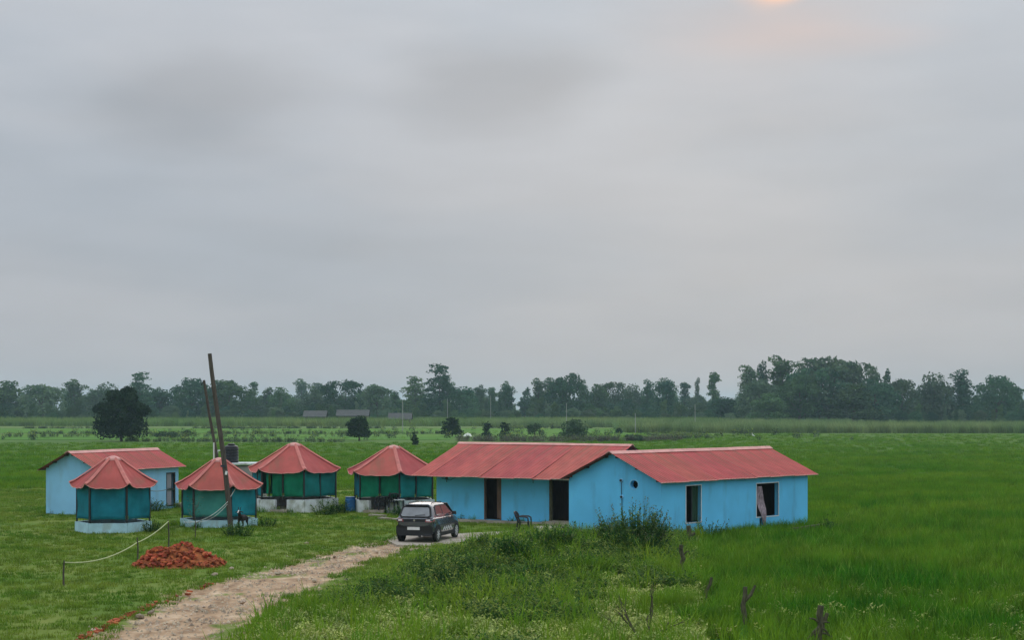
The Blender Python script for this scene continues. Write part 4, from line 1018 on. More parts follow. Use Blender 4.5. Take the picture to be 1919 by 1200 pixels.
# ------------------------------------------------------------------ heap of broken bricks, brick edging, stones
brk = []
for k in range(6):
    mb = MB(); l = (.23, .17, .12, .20, .23, .14)[k]; rr = random.Random(k+40)
    vs = [(sx*l/2*(1+rr.uniform(-.12, .05)), sy*.055*(1+rr.uniform(-.15, .05)), sz*.036*(1+rr.uniform(-.15, .05))) for sz in (-1, 1) for sx, sy in ((-1, -1), (1, -1), (1, 1), (-1, 1))]
    mb.add(vs, [(3, 2, 1, 0), (4, 5, 6, 7), (0, 1, 5, 4), (1, 2, 6, 5), (2, 3, 7, 6), (3, 0, 4, 7)]); brk.append(mb.mesh('brick', M['brick']))
hp = g3(337, 1062); heap = empty('brick_heap', hp, 0, 'heap of broken red bricks on the grass beside the dirt track', 'brick heap')
br = random.Random(21)
def hprof(x, y):
    z = (.70+.06*math.sin(x*4+y*3+.6)+.04*math.sin(x*9-y*7))*math.exp(-((x-.05)/.78)**2-(y/.75)**2)+.40*math.exp(-((x+.88)/.42)**2-((y+.1)/.5)**2)+.24*math.exp(-((x-.95)/.5)**2-((y+.05)/.5)**2); return z
core = MB(); vs = []
for j in range(13):
    for i in range(19):
        x = -1.55+3.1*i/18; y = -1.0+2.0*j/12; vs.append((x, y, max(-.1, hprof(x, y)-.07)-.02))
core.add(vs, [(j*19+i, j*19+i+1, j*19+20+i, j*19+19+i) for j in range(12) for i in range(18)]); core.build('rubble_core', M['brick'], heap)
placed = 0
while placed < 290:
    x = br.uniform(-1.5, 1.5); y = br.uniform(-1.0, .55); z = hprof(x, y)
    if z < .05: continue
    if z < .12 and br.random() < .5: continue
    mesh_obj('brick', brk[br.randrange(6)], heap, (x, y, z-.005+br.uniform(-.02, .035)), (br.uniform(-.9, .9), br.uniform(-.7, .7), br.uniform(0, 6.28)), (br.uniform(.7, 1.05),)*3); placed += 1
eo = g3(300, 1132); edge = empty('brick_edging', eo, 0, 'broken line of half buried red bricks along the left side of the dirt track', 'brick edging')
ex = [(150, 1200), (236, 1157), (262, 1146), (290, 1136), (318, 1126), (345, 1116), (375, 1104), (398, 1096)]
EP = [g3(*p) for p in ex]
for a, b in zip(EP, EP[1:]):
    n = int((b-a).length/.17)
    for k in range(n):
        if br.random() < (.12 if a.x < gp(318, 1126).x else .42): continue
        for rep in range(2 if a.x < gp(290, 1136).x else 1):
            p = a.lerp(b, (k+br.random()*.5)/n); p.x += br.uniform(-.10, .10); p.y += br.uniform(-.16, .16); p.z = float(gh(p.x, p.y))
            mesh_obj('brick', brk[br.randrange(6)], edge, p-eo+Vector((0, 0, br.uniform(-.03, .03))), (br.uniform(-.4, .4), br.uniform(-.3, .3), br.uniform(0, 6.28)), (br.uniform(.55, .9),)*3)
stm = []
for k in range(6):
    bm = bmesh.new(); bmesh.ops.create_icosphere(bm, subdivisions=1, radius=1); rr = random.Random(k+9)
    for v in bm.verts: v.co *= rr.uniform(.7, 1.1); v.co.z *= .62; v.co.y *= .8
    me = bpy.data.meshes.new('stone'); bm.to_mesh(me); bm.free(); me.materials.append(M['stone']); stm.append(me)
rh = g3(1030, 1008); rub = empty('rubble_heap', rh, 0, 'pale stone rubble piled before the second doorway of the long house', 'rubble heap')
for k in range(46):
    x = br.uniform(-1.3, 1.0); y = br.uniform(-.8, .9)
    s = br.uniform(.05, .15); q = rh+Vector((x, y, 0)); z = float(gh(q.x, q.y))-rh.z+.22*math.exp(-(x*x+y*y)*.9)
    mesh_obj('stone', stm[br.randrange(6)], rub, (x, y, z+s*.3), (br.uniform(-.4, .4), br.uniform(-.4, .4), br.uniform(0, 6.28)), (s*br.uniform(.8, 1.4), s, s))
for x, y, hh in ((.55, -.35, .42), (.15, -.2, .35), (.62, -.1, .5)):
    MB().tube([(x, y, 0), (x+.03, y, hh)], [.03, .025], 6).build('stub', M['greywood'], rub)
sp_ = [(1010, 1001), (1063, 1001), (1066, 990), (1000, 990)]
mb = MB(); mb.slab([Vector((g3(*q).x, g3(*q).y, float(gh(*g3(*q)[:2]))-.1)) for q in sp_], (0, 0, .20)); tag(mb.build('concrete_pad', M['concrete']), kind='structure')
STN = [(628, 1046, .10, 'pale stone on the left edge of the track halfway to the car'), (745, 1040, .12, 'pale stone on the right track edge nearest the car'), (772, 1034, .10, 'small stone in the rubble spill right of the track, below the car'),
       (800, 1036, .13, 'flat pale stone farthest right in the spill below the car'), (706, 1036, .09, 'dark little stone in the middle of the track below the car'), (676, 1036, .09, 'second dark little stone on the track, left of the other'),
       (520, 1078, .09, 'stone lying in the right wheel rut of the track'), (590, 1092, .11, 'stone on the right verge of the track'), (455, 1132, .12, 'stone in the middle of the track near the front'), (402, 1080, .12, 'lone pale stone in the grass right of the brick heap'),
       (283, 1152, .11, 'pale stone beside the brick edging, upper one of two'), (262, 1160, .13, 'pale stone beside the brick edging, lower one of two'), (575, 1021, .10, 'pale stone in the grass left of the track behind the heap'), (435, 1068, .10, 'small pale stone in the grass beyond the brick heap')]
for k, (qx, qy, s, lb) in enumerate(STN):
    p = g3(qx, qy)
    o = mesh_obj('stone', stm[k % 6], None, p+Vector((0, 0, s*.25)), (br.uniform(-.3, .3), br.uniform(-.3, .3), br.uniform(0, 6.28)), (s*1.3, s, s))
    tag(o, lb, 'stone', 'loose stones along the track')
# slab pieces by the third hut and long house
for a, b, lb in (((694, 968), (722, 970), 'narrow pale kerb stone lying in the grass before the dark hut entry'), ((712, 974), (746, 977), 'long pale kerb stone in the grass just left of the car')):
    A, B = g3(*a), g3(*b); d = (B-A); o = MB().box((0, 0, .03), (d.length, .24, .14)).build('kerb_stone', M['concrete'], None, loc=(A+B)/2, rot=(0, 0, math.atan2(d.y, d.x))); tag(o, lb, 'kerb stone')
A, B = at(1484, 988, 69.5), at(1530, 988.5, 71.6); d = B-A
plk = empty('plank_stack', (A+B)/2, math.atan2(d.y, d.x), 'two weathered planks lying at the far right corner of the gabled cottage', 'planks')
MB().box((0, -.12, -.06), (d.length*1.0, .22, .05)).build('plank', M['greywood'], plk); MB().box((.1, -.16, .02), (d.length*1.15, .20, .05)).build('plank', M['greywood'], plk)

# ------------------------------------------------------------------ crooked fence posts and brushwood
POSTS = []
def crooked(px, py, top, r, label, kinks, fork=None, extra=()):
    b = g3(px, py); POSTS.append((b.x, b.y)); D = b.y; t = at(top[0], top[1], D)-b
    po = empty('fence_post', b, 0, label, 'fence post')
    n = len(kinks); pts = [Vector((0, 0, -.3))]+[t*((k+1)/(n+1))+Vector((kx, ky, 0)) for k, (kx, ky) in enumerate(kinks)]+[t]
    MB().tube(pts, [r*1.15]+[r*(1.05-.25*k/(n+1)) for k in range(1, n+2)], 8).build('shaft', M['greywood'], po)
    if fork:
        f0 = t*fork[2]; ft = at(fork[0], fork[1], D)-b
        MB().tube([f0, f0.lerp(ft, .5)+Vector((.03, 0, -.03)), ft], [r*.8, r*.65, r*.5], 7).build('fork', M['greywood'], po)
    for (x, z, dx, dz) in extra:
        MB().tube([(x, -.03, z), (x+dx*.5, -.06, z+dz*.5+.03), (x+dx, -.05, z+dz)], [r*.4, r*.3, r*.15], 6).build('twig', M['greywood'], po)
    return po
crooked(1290, 1030, (1291, 986), .10, 'stout dark fence post just below the narrow window of the gabled cottage', [(-.02, 0), (.03, 0)], (1303, 1000, .55), ())
crooked(1280, 1092, (1277, 1022), .075, 'tall gnarled fence post below the cottage, left of the row', [(.03, 0), (-.05, 0), (.05, 0), (-.01, 0)], None, ((0.02, .75, .16, .12), (-.01, .9, -.14, .05)))
crooked(1322, 1128, (1334, 1083), .050, 'short leaning fence post between the gnarled one and the forked one', [(-.03, 0), (.02, 0)])
crooked(1393, 1172, (1397, 1101), .065, 'forked fence post standing in the rice field edge', [(.02, 0), (-.03, 0), (.01, 0)], (1416, 1098, .62), ())
crooked(1535, 1212, (1539, 1136), .085, 'thick fence post wrapped in dry twigs at the bottom right', [(-.03, 0), (.03, 0), (-.02, 0)], (1551, 1150, .55), ((.02, .45, .26, -.28), (-.02, .40, -.24, -.25), (0, .52, -.22, .10), (.0, .30, .3, -.1), (.02, .35, -.32, -.22), (.03, .5, .2, .02)))
bwp = gp(1205, 1206); bwp.z = float(gh(bwp.x, bwp.y))
bw = empty('dead_branches', bwp, 0, 'bare forked dead branches sticking out of the weeds at the bottom', 'dead branch')
def limb(p, az, el, ln, r, depth):
    d = Vector((math.cos(az)*math.cos(el), math.sin(az)*math.cos(el)*.5, math.sin(el))); q = p+d*ln*.5+Vector((br.uniform(-.04, .04), 0, br.uniform(-.03, .03))); e = p+d*ln
    MB().tube([p, q, e], [r, r*.8, r*.55], 6).build('branch', M['greywood'], bw)
    if depth:
        for k in range(2+(br.random() < .5)): limb(p.lerp(e, br.uniform(.45, 1)), az+br.uniform(-.8, .8), min(1.4, el+br.uniform(-.5, .5)), ln*br.uniform(.45, .7), r*.55, depth-1)
limb(Vector((.0, 0, -.15)), 2.35, .95, .95, .032, 3); limb(Vector((.12, 0, -.15)), 1.35, 1.2, .85, .030, 3); limb(Vector((.1, .05, -.15)), .6, .75, .85, .022, 2)
limb(Vector((-.1, .05, -.15)), 2.7, .6, .8, .02, 2)

# ------------------------------------------------------------------ trees
def lobes_for(kind, r):
    """crown lobes in a unit box: x,y in -.5...5, z 0..1"""
    L = []
    if kind == 'round':
        for _ in range(15):
            a = r.uniform(0, 6.28); q = .30*math.sqrt(r.random()); z = r.uniform(.25, .80); w = (1-abs(z-.5)*1.1)
            L.append((q*math.cos(a)*1.05*w, q*math.sin(a)*w, z, r.uniform(.13, .20), r.uniform(.10, .15)))
        L.append((0, 0, .45, .34, .30)); L.append((0.05, 0, .72, .24, .20))
        for k in range(7): a = k*.9; L.append((.26*math.cos(a), .26*math.sin(a), .14, .20, .16))
    elif kind == 'umbrella':
        for k in range(16):
            x = r.uniform(-.42, .42); y = r.uniform(-.3, .3); z = .90-.9*(x*x+y*y)*1.4+r.uniform(-.10, .03); L.append((x, y, z, r.uniform(.09, .15), r.uniform(.06, .09)))
        for k in range(16):
            x = r.uniform(-.36, .36); L.append((x, r.uniform(-.28, .28), r.uniform(.25, .72)*(1-abs(x)*.5), r.uniform(.13, .2), r.uniform(.11, .16)))
        for k in range(6): L.append((r.uniform(-.3, .3), r.uniform(-.2, .2), r.uniform(.05, .25), .17, .15))
    elif kind == 'tiered':
        for k in range(9):
            z = .14+.82*k/8; rad = .50*(1-z)**.7+.06
            n = 8 if k < 7 else 4
            for j in range(n):
                a = j*6.28/n+r.uniform(-.35, .35)+k; q = rad*r.uniform(.45, 1.0)
                L.append((q*math.cos(a), q*math.sin(a), z-.06*q+r.uniform(-.04, .04), r.uniform(.09, .14), r.uniform(.032, .055)))
            L.append((0, 0, z-.02, rad*.62, .085))
        for k in range(6): a = k*1.05; L.append((.26*math.cos(a), .26*math.sin(a), .14, .22, .14))
    elif kind == 'airy':
        for k in range(15):
            z = .34+.60*(k/14); a = r.uniform(0, 6.28); q = r.uniform(.10, .36)*(1.1-z*.6)
            L.append((q*math.cos(a), q*math.sin(a), z+r.uniform(-.03, .03), r.uniform(.13, .21), r.uniform(.06, .10)))
        for z, w in ((.14, .36), (.30, .34), (.48, .28), (.64, .24), (.80, .18)): L.append((r.uniform(-.05, .05), r.uniform(-.05, .05), z, w, .13))
        for k in range(5): a = k*1.26; L.append((.3*math.cos(a), .3*math.sin(a), .14, .24, .14))
    elif kind == 'slim':
        for k in range(9):
            z = .12+.80*k/8; L.append((r.uniform(-.12, .12), r.uniform(-.12, .12), z, r.uniform(.20, .34)*(1.15-z*.7), r.uniform(.08, .13)))
        L.append((.22, 0, .30, .22, .12)); L.append((-.2, 0, .45, .2, .1))
    elif kind == 'puff':
        for z, w in ((.90, .30), (.82, .36), (.72, .22), (.58, .30), (.46, .34), (.34, .26), (.2, .2)):
            for _ in range(3): L.append((r.uniform(-.16, .16), r.uniform(-.16, .16), z+r.uniform(-.03, .03), w*r.uniform(.6, .9), r.uniform(.06, .09)))
    elif kind == 'dome':
        for _ in range(22):
            a = r.uniform(0, 6.28); q = .40*math.sqrt(r.random()); z = .80*math.sqrt(max(.02, 1-(q/.47)**2))*r.uniform(.78, 1.0)+.06
            L.append((q*math.cos(a), q*math.sin(a), z, r.uniform(.10, .16), r.uniform(.07, .11)))
        L += [(0, 0, .40, .40, .36), (.2, 0, .2, .26, .2), (-.2, 0, .2, .26, .2)]
    elif kind == 'bush':
        for _ in range(12): 
            a = r.uniform(0, 6.28); q = .34*math.sqrt(r.random()); L.append((q*math.cos(a), q*math.sin(a), r.uniform(.2, .75)*(1-q), r.uniform(.14, .2), r.uniform(.12, .18)))
        L.append((0, 0, .3, .3, .3))
    elif kind == 'sparse':
        for _ in range(13):
            a = r.uniform(0, 6.28); q = .42*math.sqrt(r.random()); L.append((q*math.cos(a), q*math.sin(a), r.uniform(.25, .92), r.uniform(.07, .12), r.uniform(.06, .10)))
    return L
def crown_mesh(kind, seed, w, h, z0, leafs, n, ma):
    """crown of loose leaf sprays filling uneven lobes; w,h in metres, z0 crown base height"""
    r = np.random.RandomState(seed); L = np.array(lobes_for(kind, random.Random(seed)))
    ar = L[:, 3]*(L[:, 3]+L[:, 4]); pick = r.choice(len(L), n, p=ar/ar.sum())
    d = r.normal(size=(n, 3)); d[:, 2] += .25; d /= np.linalg.norm(d, axis=1)[:, None]
    rad = 1-.55*r.random(n)**2.2; rad *= r.uniform(.85, 1.12, n)
    C = L[pick]; P = np.stack([(C[:, 0]+d[:, 0]*rad*C[:, 3])*w, (C[:, 1]+d[:, 1]*rad*C[:, 3])*w, z0+(C[:, 2]+d[:, 2]*rad*C[:, 4])*h], 1)
    nrm = d+r.normal(size=(n, 3))*.65; nrm /= np.linalg.norm(nrm, axis=1)[:, None]
    t = np.cross(nrm, r.normal(size=(n, 3))); t /= np.linalg.norm(t, axis=1)[:, None]; b = np.cross(nrm, t)
    s = (leafs*r.uniform(.55, 1.35, n))[:, None]
    v = np.stack([P-t*s*.62, P-b*s*.34+nrm*s*.10, P+t*s*.62, P+b*s*.34+nrm*s*.10], 1).reshape(-1, 3)
    v[:, 2] = np.maximum(v[:, 2], .1)
    me = bpy.data.meshes.new('crown'); me.vertices.add(4*n); me.vertices.foreach_set('co', v.astype(np.float32).ravel())
    me.loops.add(4*n); me.polygons.add(n)
    me.loops.foreach_set('vertex_index', np.arange(4*n)); me.polygons.foreach_set('loop_start', np.arange(n)*4)
    me.update(calc_edges=True); me.materials.append(ma); me.validate(); return me, L
def trunk_mesh(L, w, h, z0, r0, seed, nb=7):
    rr = random.Random(seed); mb = MB(); top = z0+h*.75
    axis = [Vector((0, 0, -.4)), Vector((.02*w, 0, z0*.5)), Vector((-.02*w, .01*w, z0+h*.2)), Vector((.01*w, 0, z0+h*.5)), Vector((0, 0, top))]
    mb.tube(axis, [r0*1.3, r0, r0*.75, r0*.5, r0*.2], 7)
    for k in range(nb):
        l = L[rr.randrange(len(L))]; e = Vector((l[0]*w, l[1]*w, z0+l[2]*h)); f = rr.uniform(.25, .6); s = Vector((0, 0, z0*.7+(e.z-z0*.7)*f))
        if e.z < z0*.8: continue
        mb.tube([s, s.lerp(e, .5)+Vector((0, 0, -.02*h)), e], [r0*.45, r0*.3, r0*.12], 5)
    return mb.mesh('trunk', M['bark'], True)
KINDS = {}
for kind, cnt, w, h, z0, lf, n, r0 in (('round', 3, 12, 11.5, 1.6, .62, 3000, .3), ('umbrella', 2, 15, 12, 1.2, .60, 3800, .3), ('tiered', 2, 13, 17.0, 1.2, .62, 4600, .35), ('airy', 3, 9, 16, 1.0, .60, 3200, .28),
                                   ('slim', 3, 5.5, 12, 1.2, .55, 1500, .2), ('puff', 2, 4.0, 11, 3.0, .5, 1100, .16), ('dome', 3, 14, 12.5, .8, .62, 3600, .4)):
    for k in range(cnt):
        me, L = crown_mesh(kind, 100+len(KINDS)*7+k*31, w, h, z0, lf, n, M[('leaf_far', 'leaf_far_b', 'leaf_far_c')[(k+(kind in ('slim', 'airy')))%3]])
        co = np.empty(len(me.vertices)*3, np.float32); me.vertices.foreach_get('co', co); co = co.reshape(-1, 3)
        KINDS[(kind, k)] = (me, trunk_mesh(L, w, h, z0, r0, k), 2*np.percentile(np.abs(co[:, 0]), 98), np.percentile(co[:, 2], 99.7))
def tree(name, kind, var, px, top, wpx, D, label, group='trees along the far wood edge', dark=False):
    me, tr, w, h = KINDS[(kind, var)]
    z = H-(top-YH)*D/F; sx = wpx*D/F/w; sz = z/h
    t = empty(name, ((px-960)*D/F, D, 0), rng.uniform(0, 6.28) if kind not in ('umbrella',) else rng.uniform(-.3, .3), label, 'tree', group); t.scale = (sx, sx, sz)
    mesh_obj('trunk', tr, t); mesh_obj('crown', me, t)
    return t
TT = [
 ('tiered', 0, 262, 699, 70, 560, 'tall loosely tiered tree just right of the dark tree at the left edge'),
 ('round', 0, 303, 731, 80, 600, 'low rounded pale tree between the tiered tree and the broad tree left of the poles'),
 ('dome', 0, 357, 710, 86, 585, 'broad full crowned tree just left of the two leaning poles'),
 ('dome', 1, 430, 714, 92, 590, 'broad dome shaped tree directly behind the tall leaning pole'),
 ('slim', 0, 474, 717, 36, 720, 'slim pale hazy tree right of the dome tree behind the pole'),
 ('slim', 1, 500, 727, 34, 640, 'small slim tree with a notched top left of the far thatched sheds'),
 ('round', 1, 527, 727, 48, 620, 'small round dark tree left of the tall hazy flat topped tree'),
 ('airy', 0, 566, 711, 44, 900, 'tall hazy flat topped tree standing farthest back above the sheds'),
 ('airy', 1, 598, 719, 44, 800, 'hazy open tree just right of the tall flat topped one'),
 ('round', 2, 588, 738, 70, 600, 'low dark rounded tree in front of the hazy pair above the sheds'),
 ('umbrella', 0, 648, 714, 86, 580, 'spreading tree with an arched open top above the grey sheds'),
 ('dome', 2, 707, 722, 76, 570, 'dark steep domed tree left of the tallest tree in the middle'),
 ('slim', 2, 742, 735, 36, 590, 'small pointed tree in the gap left of the layered tree'),
 ('tiered', 1, 778, 707, 66, 585, 'layered tree leaning on the left side of the tallest tree'),
 ('tiered', 0, 825, 684, 82, 570, 'tallest spiky tree in the middle of the wood edge'),
 ('round', 0, 868, 726, 56, 575, 'sloping rounded tree on the right shoulder of the tallest tree'),
 ('slim', 1, 906, 729, 30, 900, 'left one of two faint hazy trees in the gap right of the tallest tree'),
 ('slim', 0, 924, 727, 28, 920, 'right one of two faint hazy trees in the gap right of the tallest tree'),
 ('airy', 2, 950, 726, 40, 610, 'narrow dark square topped tree right of the hazy gap'),
 ('slim', 2, 984, 728, 32, 660, 'small tree on the left foot of the big central dome'),
 ('airy', 0, 1010, 710, 40, 640, 'left one of two open topped trees before the big central dome'),
 ('airy', 1, 1029, 709, 34, 640, 'right one of two open topped trees touching the big central dome'),
 ('dome', 0, 1068, 702, 84, 585, 'big central dome tree behind the long house ridge'),
 ('round', 1, 1121, 721, 44, 600, 'rounded tree on the right foot of the big central dome'),
 ('umbrella', 1, 1153, 717, 62, 650, 'flat spreading hazy tree above the right end of the long house roof'),
 ('round', 2, 1186, 722, 44, 620, 'small rounded tree right of the flat spreading one'),
 ('airy', 2, 1213, 713, 34, 590, 'tree with a curled open top left of the twin peaked tree'),
 ('round', 0, 1243, 710, 52, 580, 'twin peaked dark tree above the gable of the cottage'),
 ('puff', 0, 1283, 717, 20, 700, 'small puffy tree on a bare stem right of the twin peaked tree'),
 ('slim', 1, 1307, 709, 14, 690, 'thin leaning tree between the two puffy bare stemmed trees'),
 ('puff', 1, 1337, 698, 22, 640, 'tall double puff tree standing alone above the wood'),
 ('airy', 1, 1404, 686, 52, 545, 'open airy tree at the left end of the big right hand grove'),
 ('airy', 2, 1429, 679, 34, 550, 'narrow airy tree just left of the highest tree in the right grove'),
 ('airy', 0, 1464, 668, 72, 540, 'highest tree of the right grove'),
 ('dome', 2, 1556, 671, 160, 535, 'widest spreading arched tree of the right grove'),
 ('dome', 1, 1500, 705, 90, 525, 'dense dark tree filling the middle of the right grove'),
 ('airy', 1, 1636, 688, 40, 540, 'rounded topped narrow tree right of the widest spreading tree'),
 ('slim', 2, 1659, 694, 30, 545, 'small round headed tree next to the right photo edge'),
 ('round', 1, 1600, 722, 90, 520, 'lower bushy tree in front of the widest spreading tree'),
 ('dome', 2, 1690, 712, 76, 545, 'low wide tree right of the small round headed tree'),
 ('round', 2, 1752, 702, 76, 560, 'rounded tree in the right grove beyond the low wide tree'),
 ('airy', 2, 1805, 694, 60, 560, 'open tall tree second from the right edge'),
 ('dome', 0, 1866, 705, 90, 570, 'broad tree standing at the right edge'),
 ('dome', 2, 1424, 712, 84, 530, 'dense rounded tree in front of the airy left end of the right grove'),
 ('umbrella', 0, 1535, 690, 110, 530, 'full dark tree under the left half of the widest spreading tree'),
 ('dome', 0, 1640, 712, 96, 528, 'full green tree below the narrow round topped tree of the right grove'),
 ('round', 1, 1440, 738, 70, 515, 'low round bushy tree at the foot of the highest right tree'),
 ('round', 0, 1352, 745, 60, 540, 'low bushy tree left of the right grove behind the reeds'),
 ('round', 2, 196, 720, 70, 610, 'rounded tree left of the tiered tree at the left edge'),
 ('airy', 0, 140, 712, 56, 620, 'open tall tree second from the left edge'),
 ('dome', 2, 80, 722, 90, 590, 'broad dark tree near the left edge'),
 ('round', 1, 15, 715, 80, 600, 'rounded tree cut by the left edge')]
for k, v, px, top, w, D, lb in TT: tree('far_tree', k, v, px, top, w, D, lb)
# the undergrowth and back rows of the wood: one mass
wr = np.random.RandomState(8); WX, WY, WS, WI = [], [], [], []
tsrc = []
for q in (('round', 0), ('round', 1), ('dome', 0), ('dome', 2), ('airy', 0), ('slim', 1)):
    tsrc.append(bpy.data.objects.new('wood_source', KINDS[q][0]))
for row, (D, sc_, step) in enumerate(((526, .36, 4.2), (556, .50, 5.0), (606, .66, 6.0), (676, .76, 6.5), (770, .90, 7.5))):
    x = -D*.33
    while x < D*.33:
        WX.append(x+wr.uniform(-1.5, 1.5)); WY.append(D+wr.uniform(-10, 10)); WS.append(sc_*wr.uniform(.75, 1.15)); WI.append(wr.randint(0, 5)); x += step*wr.uniform(.7, 1.3)
keep = range(len(WX))
scatter('far_wood', np.array([(WX[i], WY[i], -.3) for i in keep]), wr.uniform(0, 6.28, len(keep)), [WS[i] for i in keep], [WI[i] for i in keep], tsrc, 'dark hazy undergrowth and back rows of the wood behind the fields', 'wood')

# nearer field trees and bushes
def field_tree(name, kind, seed, px, base, top, wpx, ma, label, lf, n, z0f=.15, r0=.1, cat='tree', z=0.0):
    p = gp(px, base); D = p.y; h = (base-top)*D/F; w = wpx*D/F; z0 = h*z0f
    me, L = crown_mesh(kind, seed, w, h-z0, z0, lf, n, ma); me.name = 'crown'
    t = empty(name, (p.x, D, z), 0, label, cat); mesh_obj('trunk' if cat == 'tree' else 'stem', trunk_mesh(L, w, h-z0, z0, r0, seed), t); mesh_obj('crown' if cat == 'tree' else 'foliage', me, t)
    return t
field_tree('dense_tree', 'dome', 31, 226, 828, 714, 112, M['leaf_dark'], 'dense dark tree standing in the field at the left edge of the picture', .42, 9500, .03, .25)
field_tree('field_tree', 'round', 33, 673, 827, 776, 54, M['leaf_dark'], 'small round dark tree with a visible trunk alone in the field above the hut', .34, 2600, .16, .14)
field_tree('field_tree', 'airy', 35, 847, 819, 783, 46, M['leaf_dark'], 'ragged small tree behind the left end of the long roof', .36, 1500, .10, .10)
field_tree('field_shrub', 'slim', 37, 778, 836, 811, 17, M['leaf_dark'], 'dark upright shrub behind the hut next to the long house', .22, 520, .02, .06, 'shrub')
field_tree('field_shrub', 'airy', 39, 913, 820, 791, 24, M['leaf_dark'], 'left one of two dark shrubs close together behind the long roof', .30, 520, .02, .09, 'shrub')
field_tree('field_shrub', 'airy', 41, 947, 820, 793, 30, M['leaf_dark'], 'right one of two dark shrubs close together behind the long roof', .30, 620, .02, .09, 'shrub')
field_tree('field_shrub', 'bush', 43, 1003, 820, 784, 42, M['leaf_mid'], 'leaning green shrub above the middle of the long roof', .26, 620, .08, .08, 'shrub')
field_tree('field_shrub', 'round', 45, 1076, 821, 783, 70, M['leaf_mid'], 'widest loose shrub above the right half of the long roof', .32, 2000, .0, .08, 'shrub')
field_tree('field_shrub', 'bush', 47, 1160, 815, 796, 20, M['leaf_dark'], 'small dark bush at the left end of the reed strip', .24, 420, .02, .06, 'shrub')
field_tree('field_shrub', 'bush', 49, 1191, 828, 811, 48, M['leaf_mid'], 'low clipped looking hedge clump above the cottage ridge', .28, 1500, .0, .06, 'shrub')
field_tree('field_shrub', 'bush', 51, 318, 822, 801, 60, M['leaf_mid'], 'low pale hedge clump right of the dark left edge tree', .24, 900, .0, .06, 'shrub')
field_tree('field_shrub', 'bush', 53, 352, 818, 800, 22, M['leaf_mid'], 'small bush right of the low pale hedge clump', .22, 380, .0, .06, 'shrub')
# plants by the buildings
def near_bush(name, px, base, wpx, top, n, label, mats, lf, stems=14, seed=0, tall=0, cat='shrub'):
    r = random.Random(seed); p = g3(px, base); D = p.y; w = wpx*D/F/2; h = (base-top)*D/F
    t = empty(name, p, 0, label, cat); ms = MB(); ml = MB(); mh = MB()
    for k in range(stems):
        a = r.uniform(0, 6.28); q = w*math.sqrt(r.random()); hh = h*(1-.42*(q/w)**2)*r.uniform(.55, 1.08)
        b = Vector((q*.55*math.cos(a), q*.45*math.sin(a), -.1)); e = Vector((q*.95*math.cos(a)+r.uniform(-.08, .08), q*.7*math.sin(a), hh)); mid = b.lerp(e, .5)+Vector((0, 0, .05*h))
        ms.tube([b, mid, e], [.012, .009, .004], 4, caps=False)
        for j in range(n):
            f = r.random()**.8; pp = b.lerp(mid, f*2) if f < .5 else mid.lerp(e, f*2-1)
            leaf(ml, pp+Vector((r.uniform(-.05, .05), r.uniform(-.05, .05), 0)), r.uniform(0, 6.28), r.uniform(-.4, .9), lf*r.uniform(.6, 1.3), lf*.18, 1 if r.random() < .16 else 0)
        if tall and r.random() < tall:
            d = (e-mid).normalized()
            for j in range(5): leaf(mh, e+d*(.05*j), r.uniform(0, 6.28), r.uniform(.3, 1.2), .09, .02)
    ms.build('stem', M['weed_dark'], t); ml.build('foliage', mats, t)
    if mh.f: mh.build('seed_head', M['seed'], t)
    return t
WDM = [M['weed_dark'], M['weed']]; WM = [M['weed'], M['weed_pale']]
near_bush('weed_bush', 1188, 1052, 165, 962, 30, 'tall dark weed bush with seed stems in front of the gable wall', WDM, .14, 190, 1, .5)
near_bush('weed_bush', 1160, 1062, 90, 1008, 26, 'lower dark weed clump at the foot of the tall bush', WDM, .14, 70, 2)
near_bush('weed_bush', 1078, 1030, 90, 988, 24, 'rounded green weed clump between the rubble and the gable corner', WDM, .14, 70, 3)
near_bush('weed_bush', 958, 1080, 100, 1022, 22, 'tall dark weed clump in the middle of the foreground mound', WDM, .13, 110, 4, .1)
near_bush('weed_bush', 1030, 1068, 110, 1016, 22, 'weed clump on the crest of the foreground mound, right of the tall dark one', WDM, .12, 110, 16, .15)
near_bush('weed_bush', 1085, 1088, 90, 1046, 20, 'low dark weeds at the right foot of the foreground mound', WDM, .12, 70, 17)
near_bush('weed_bush', 905, 1068, 80, 1030, 20, 'weed clump on the left shoulder of the foreground mound', WDM, .12, 70, 5)
near_bush('weed_bush', 1000, 1100, 90, 1062, 20, 'dark weed clump at the front of the foreground mound', WDM, .12, 70, 18)
near_bush('weed_bush', 1222, 1060, 70, 1006, 20, 'dark spiky weeds joining the tall bush on its right side', WDM, .13, 60, 19, .3)
near_bush('weed_bush', 1128, 1048, 110, 1000, 22, 'full green weed clump filling the gap between the mound and the tall bush', WDM, .12, 100, 20, .2)
near_bush('weed_bush', 1215, 1098, 80, 1060, 18, 'loose green weed clump behind the yellow green tussock by the posts', [M['weed'], M['weed_dark']], .11, 60, 21)
near_bush('weed_bush', 815, 1108, 110, 1068, 20, 'low dark weed clump in the foreground nearest the track', WDM, .12, 80, 6)
near_bush('weed_bush', 1325, 1012, 90, 975, 18, 'thin weeds against the cottage wall right of the narrow window', WDM, .12, 42, 7, .3)
near_bush('weed_bush', 1553, 1000, 40, 966, 16, 'small weed plant past the far corner of the gabled cottage', WDM, .13, 20, 8)
near_bush('weed_bush', 612, 965, 62, 934, 16, 'spiky green plant at the right corner of the largest hut', WDM, .16, 34, 9)
near_bush('weed_bush', 640, 962, 36, 938, 16, 'leafy plant between the largest hut and the blue drum', WDM, .16, 24, 10)
near_bush('weed_bush', 448, 1008, 70, 980, 18, 'low weeds round the foot of the leaning pole', WDM, .13, 46, 11)
near_bush('weed_bush', 286, 958, 60, 934, 16, 'weeds growing against the pale house wall', WDM, .15, 40, 12, .2)
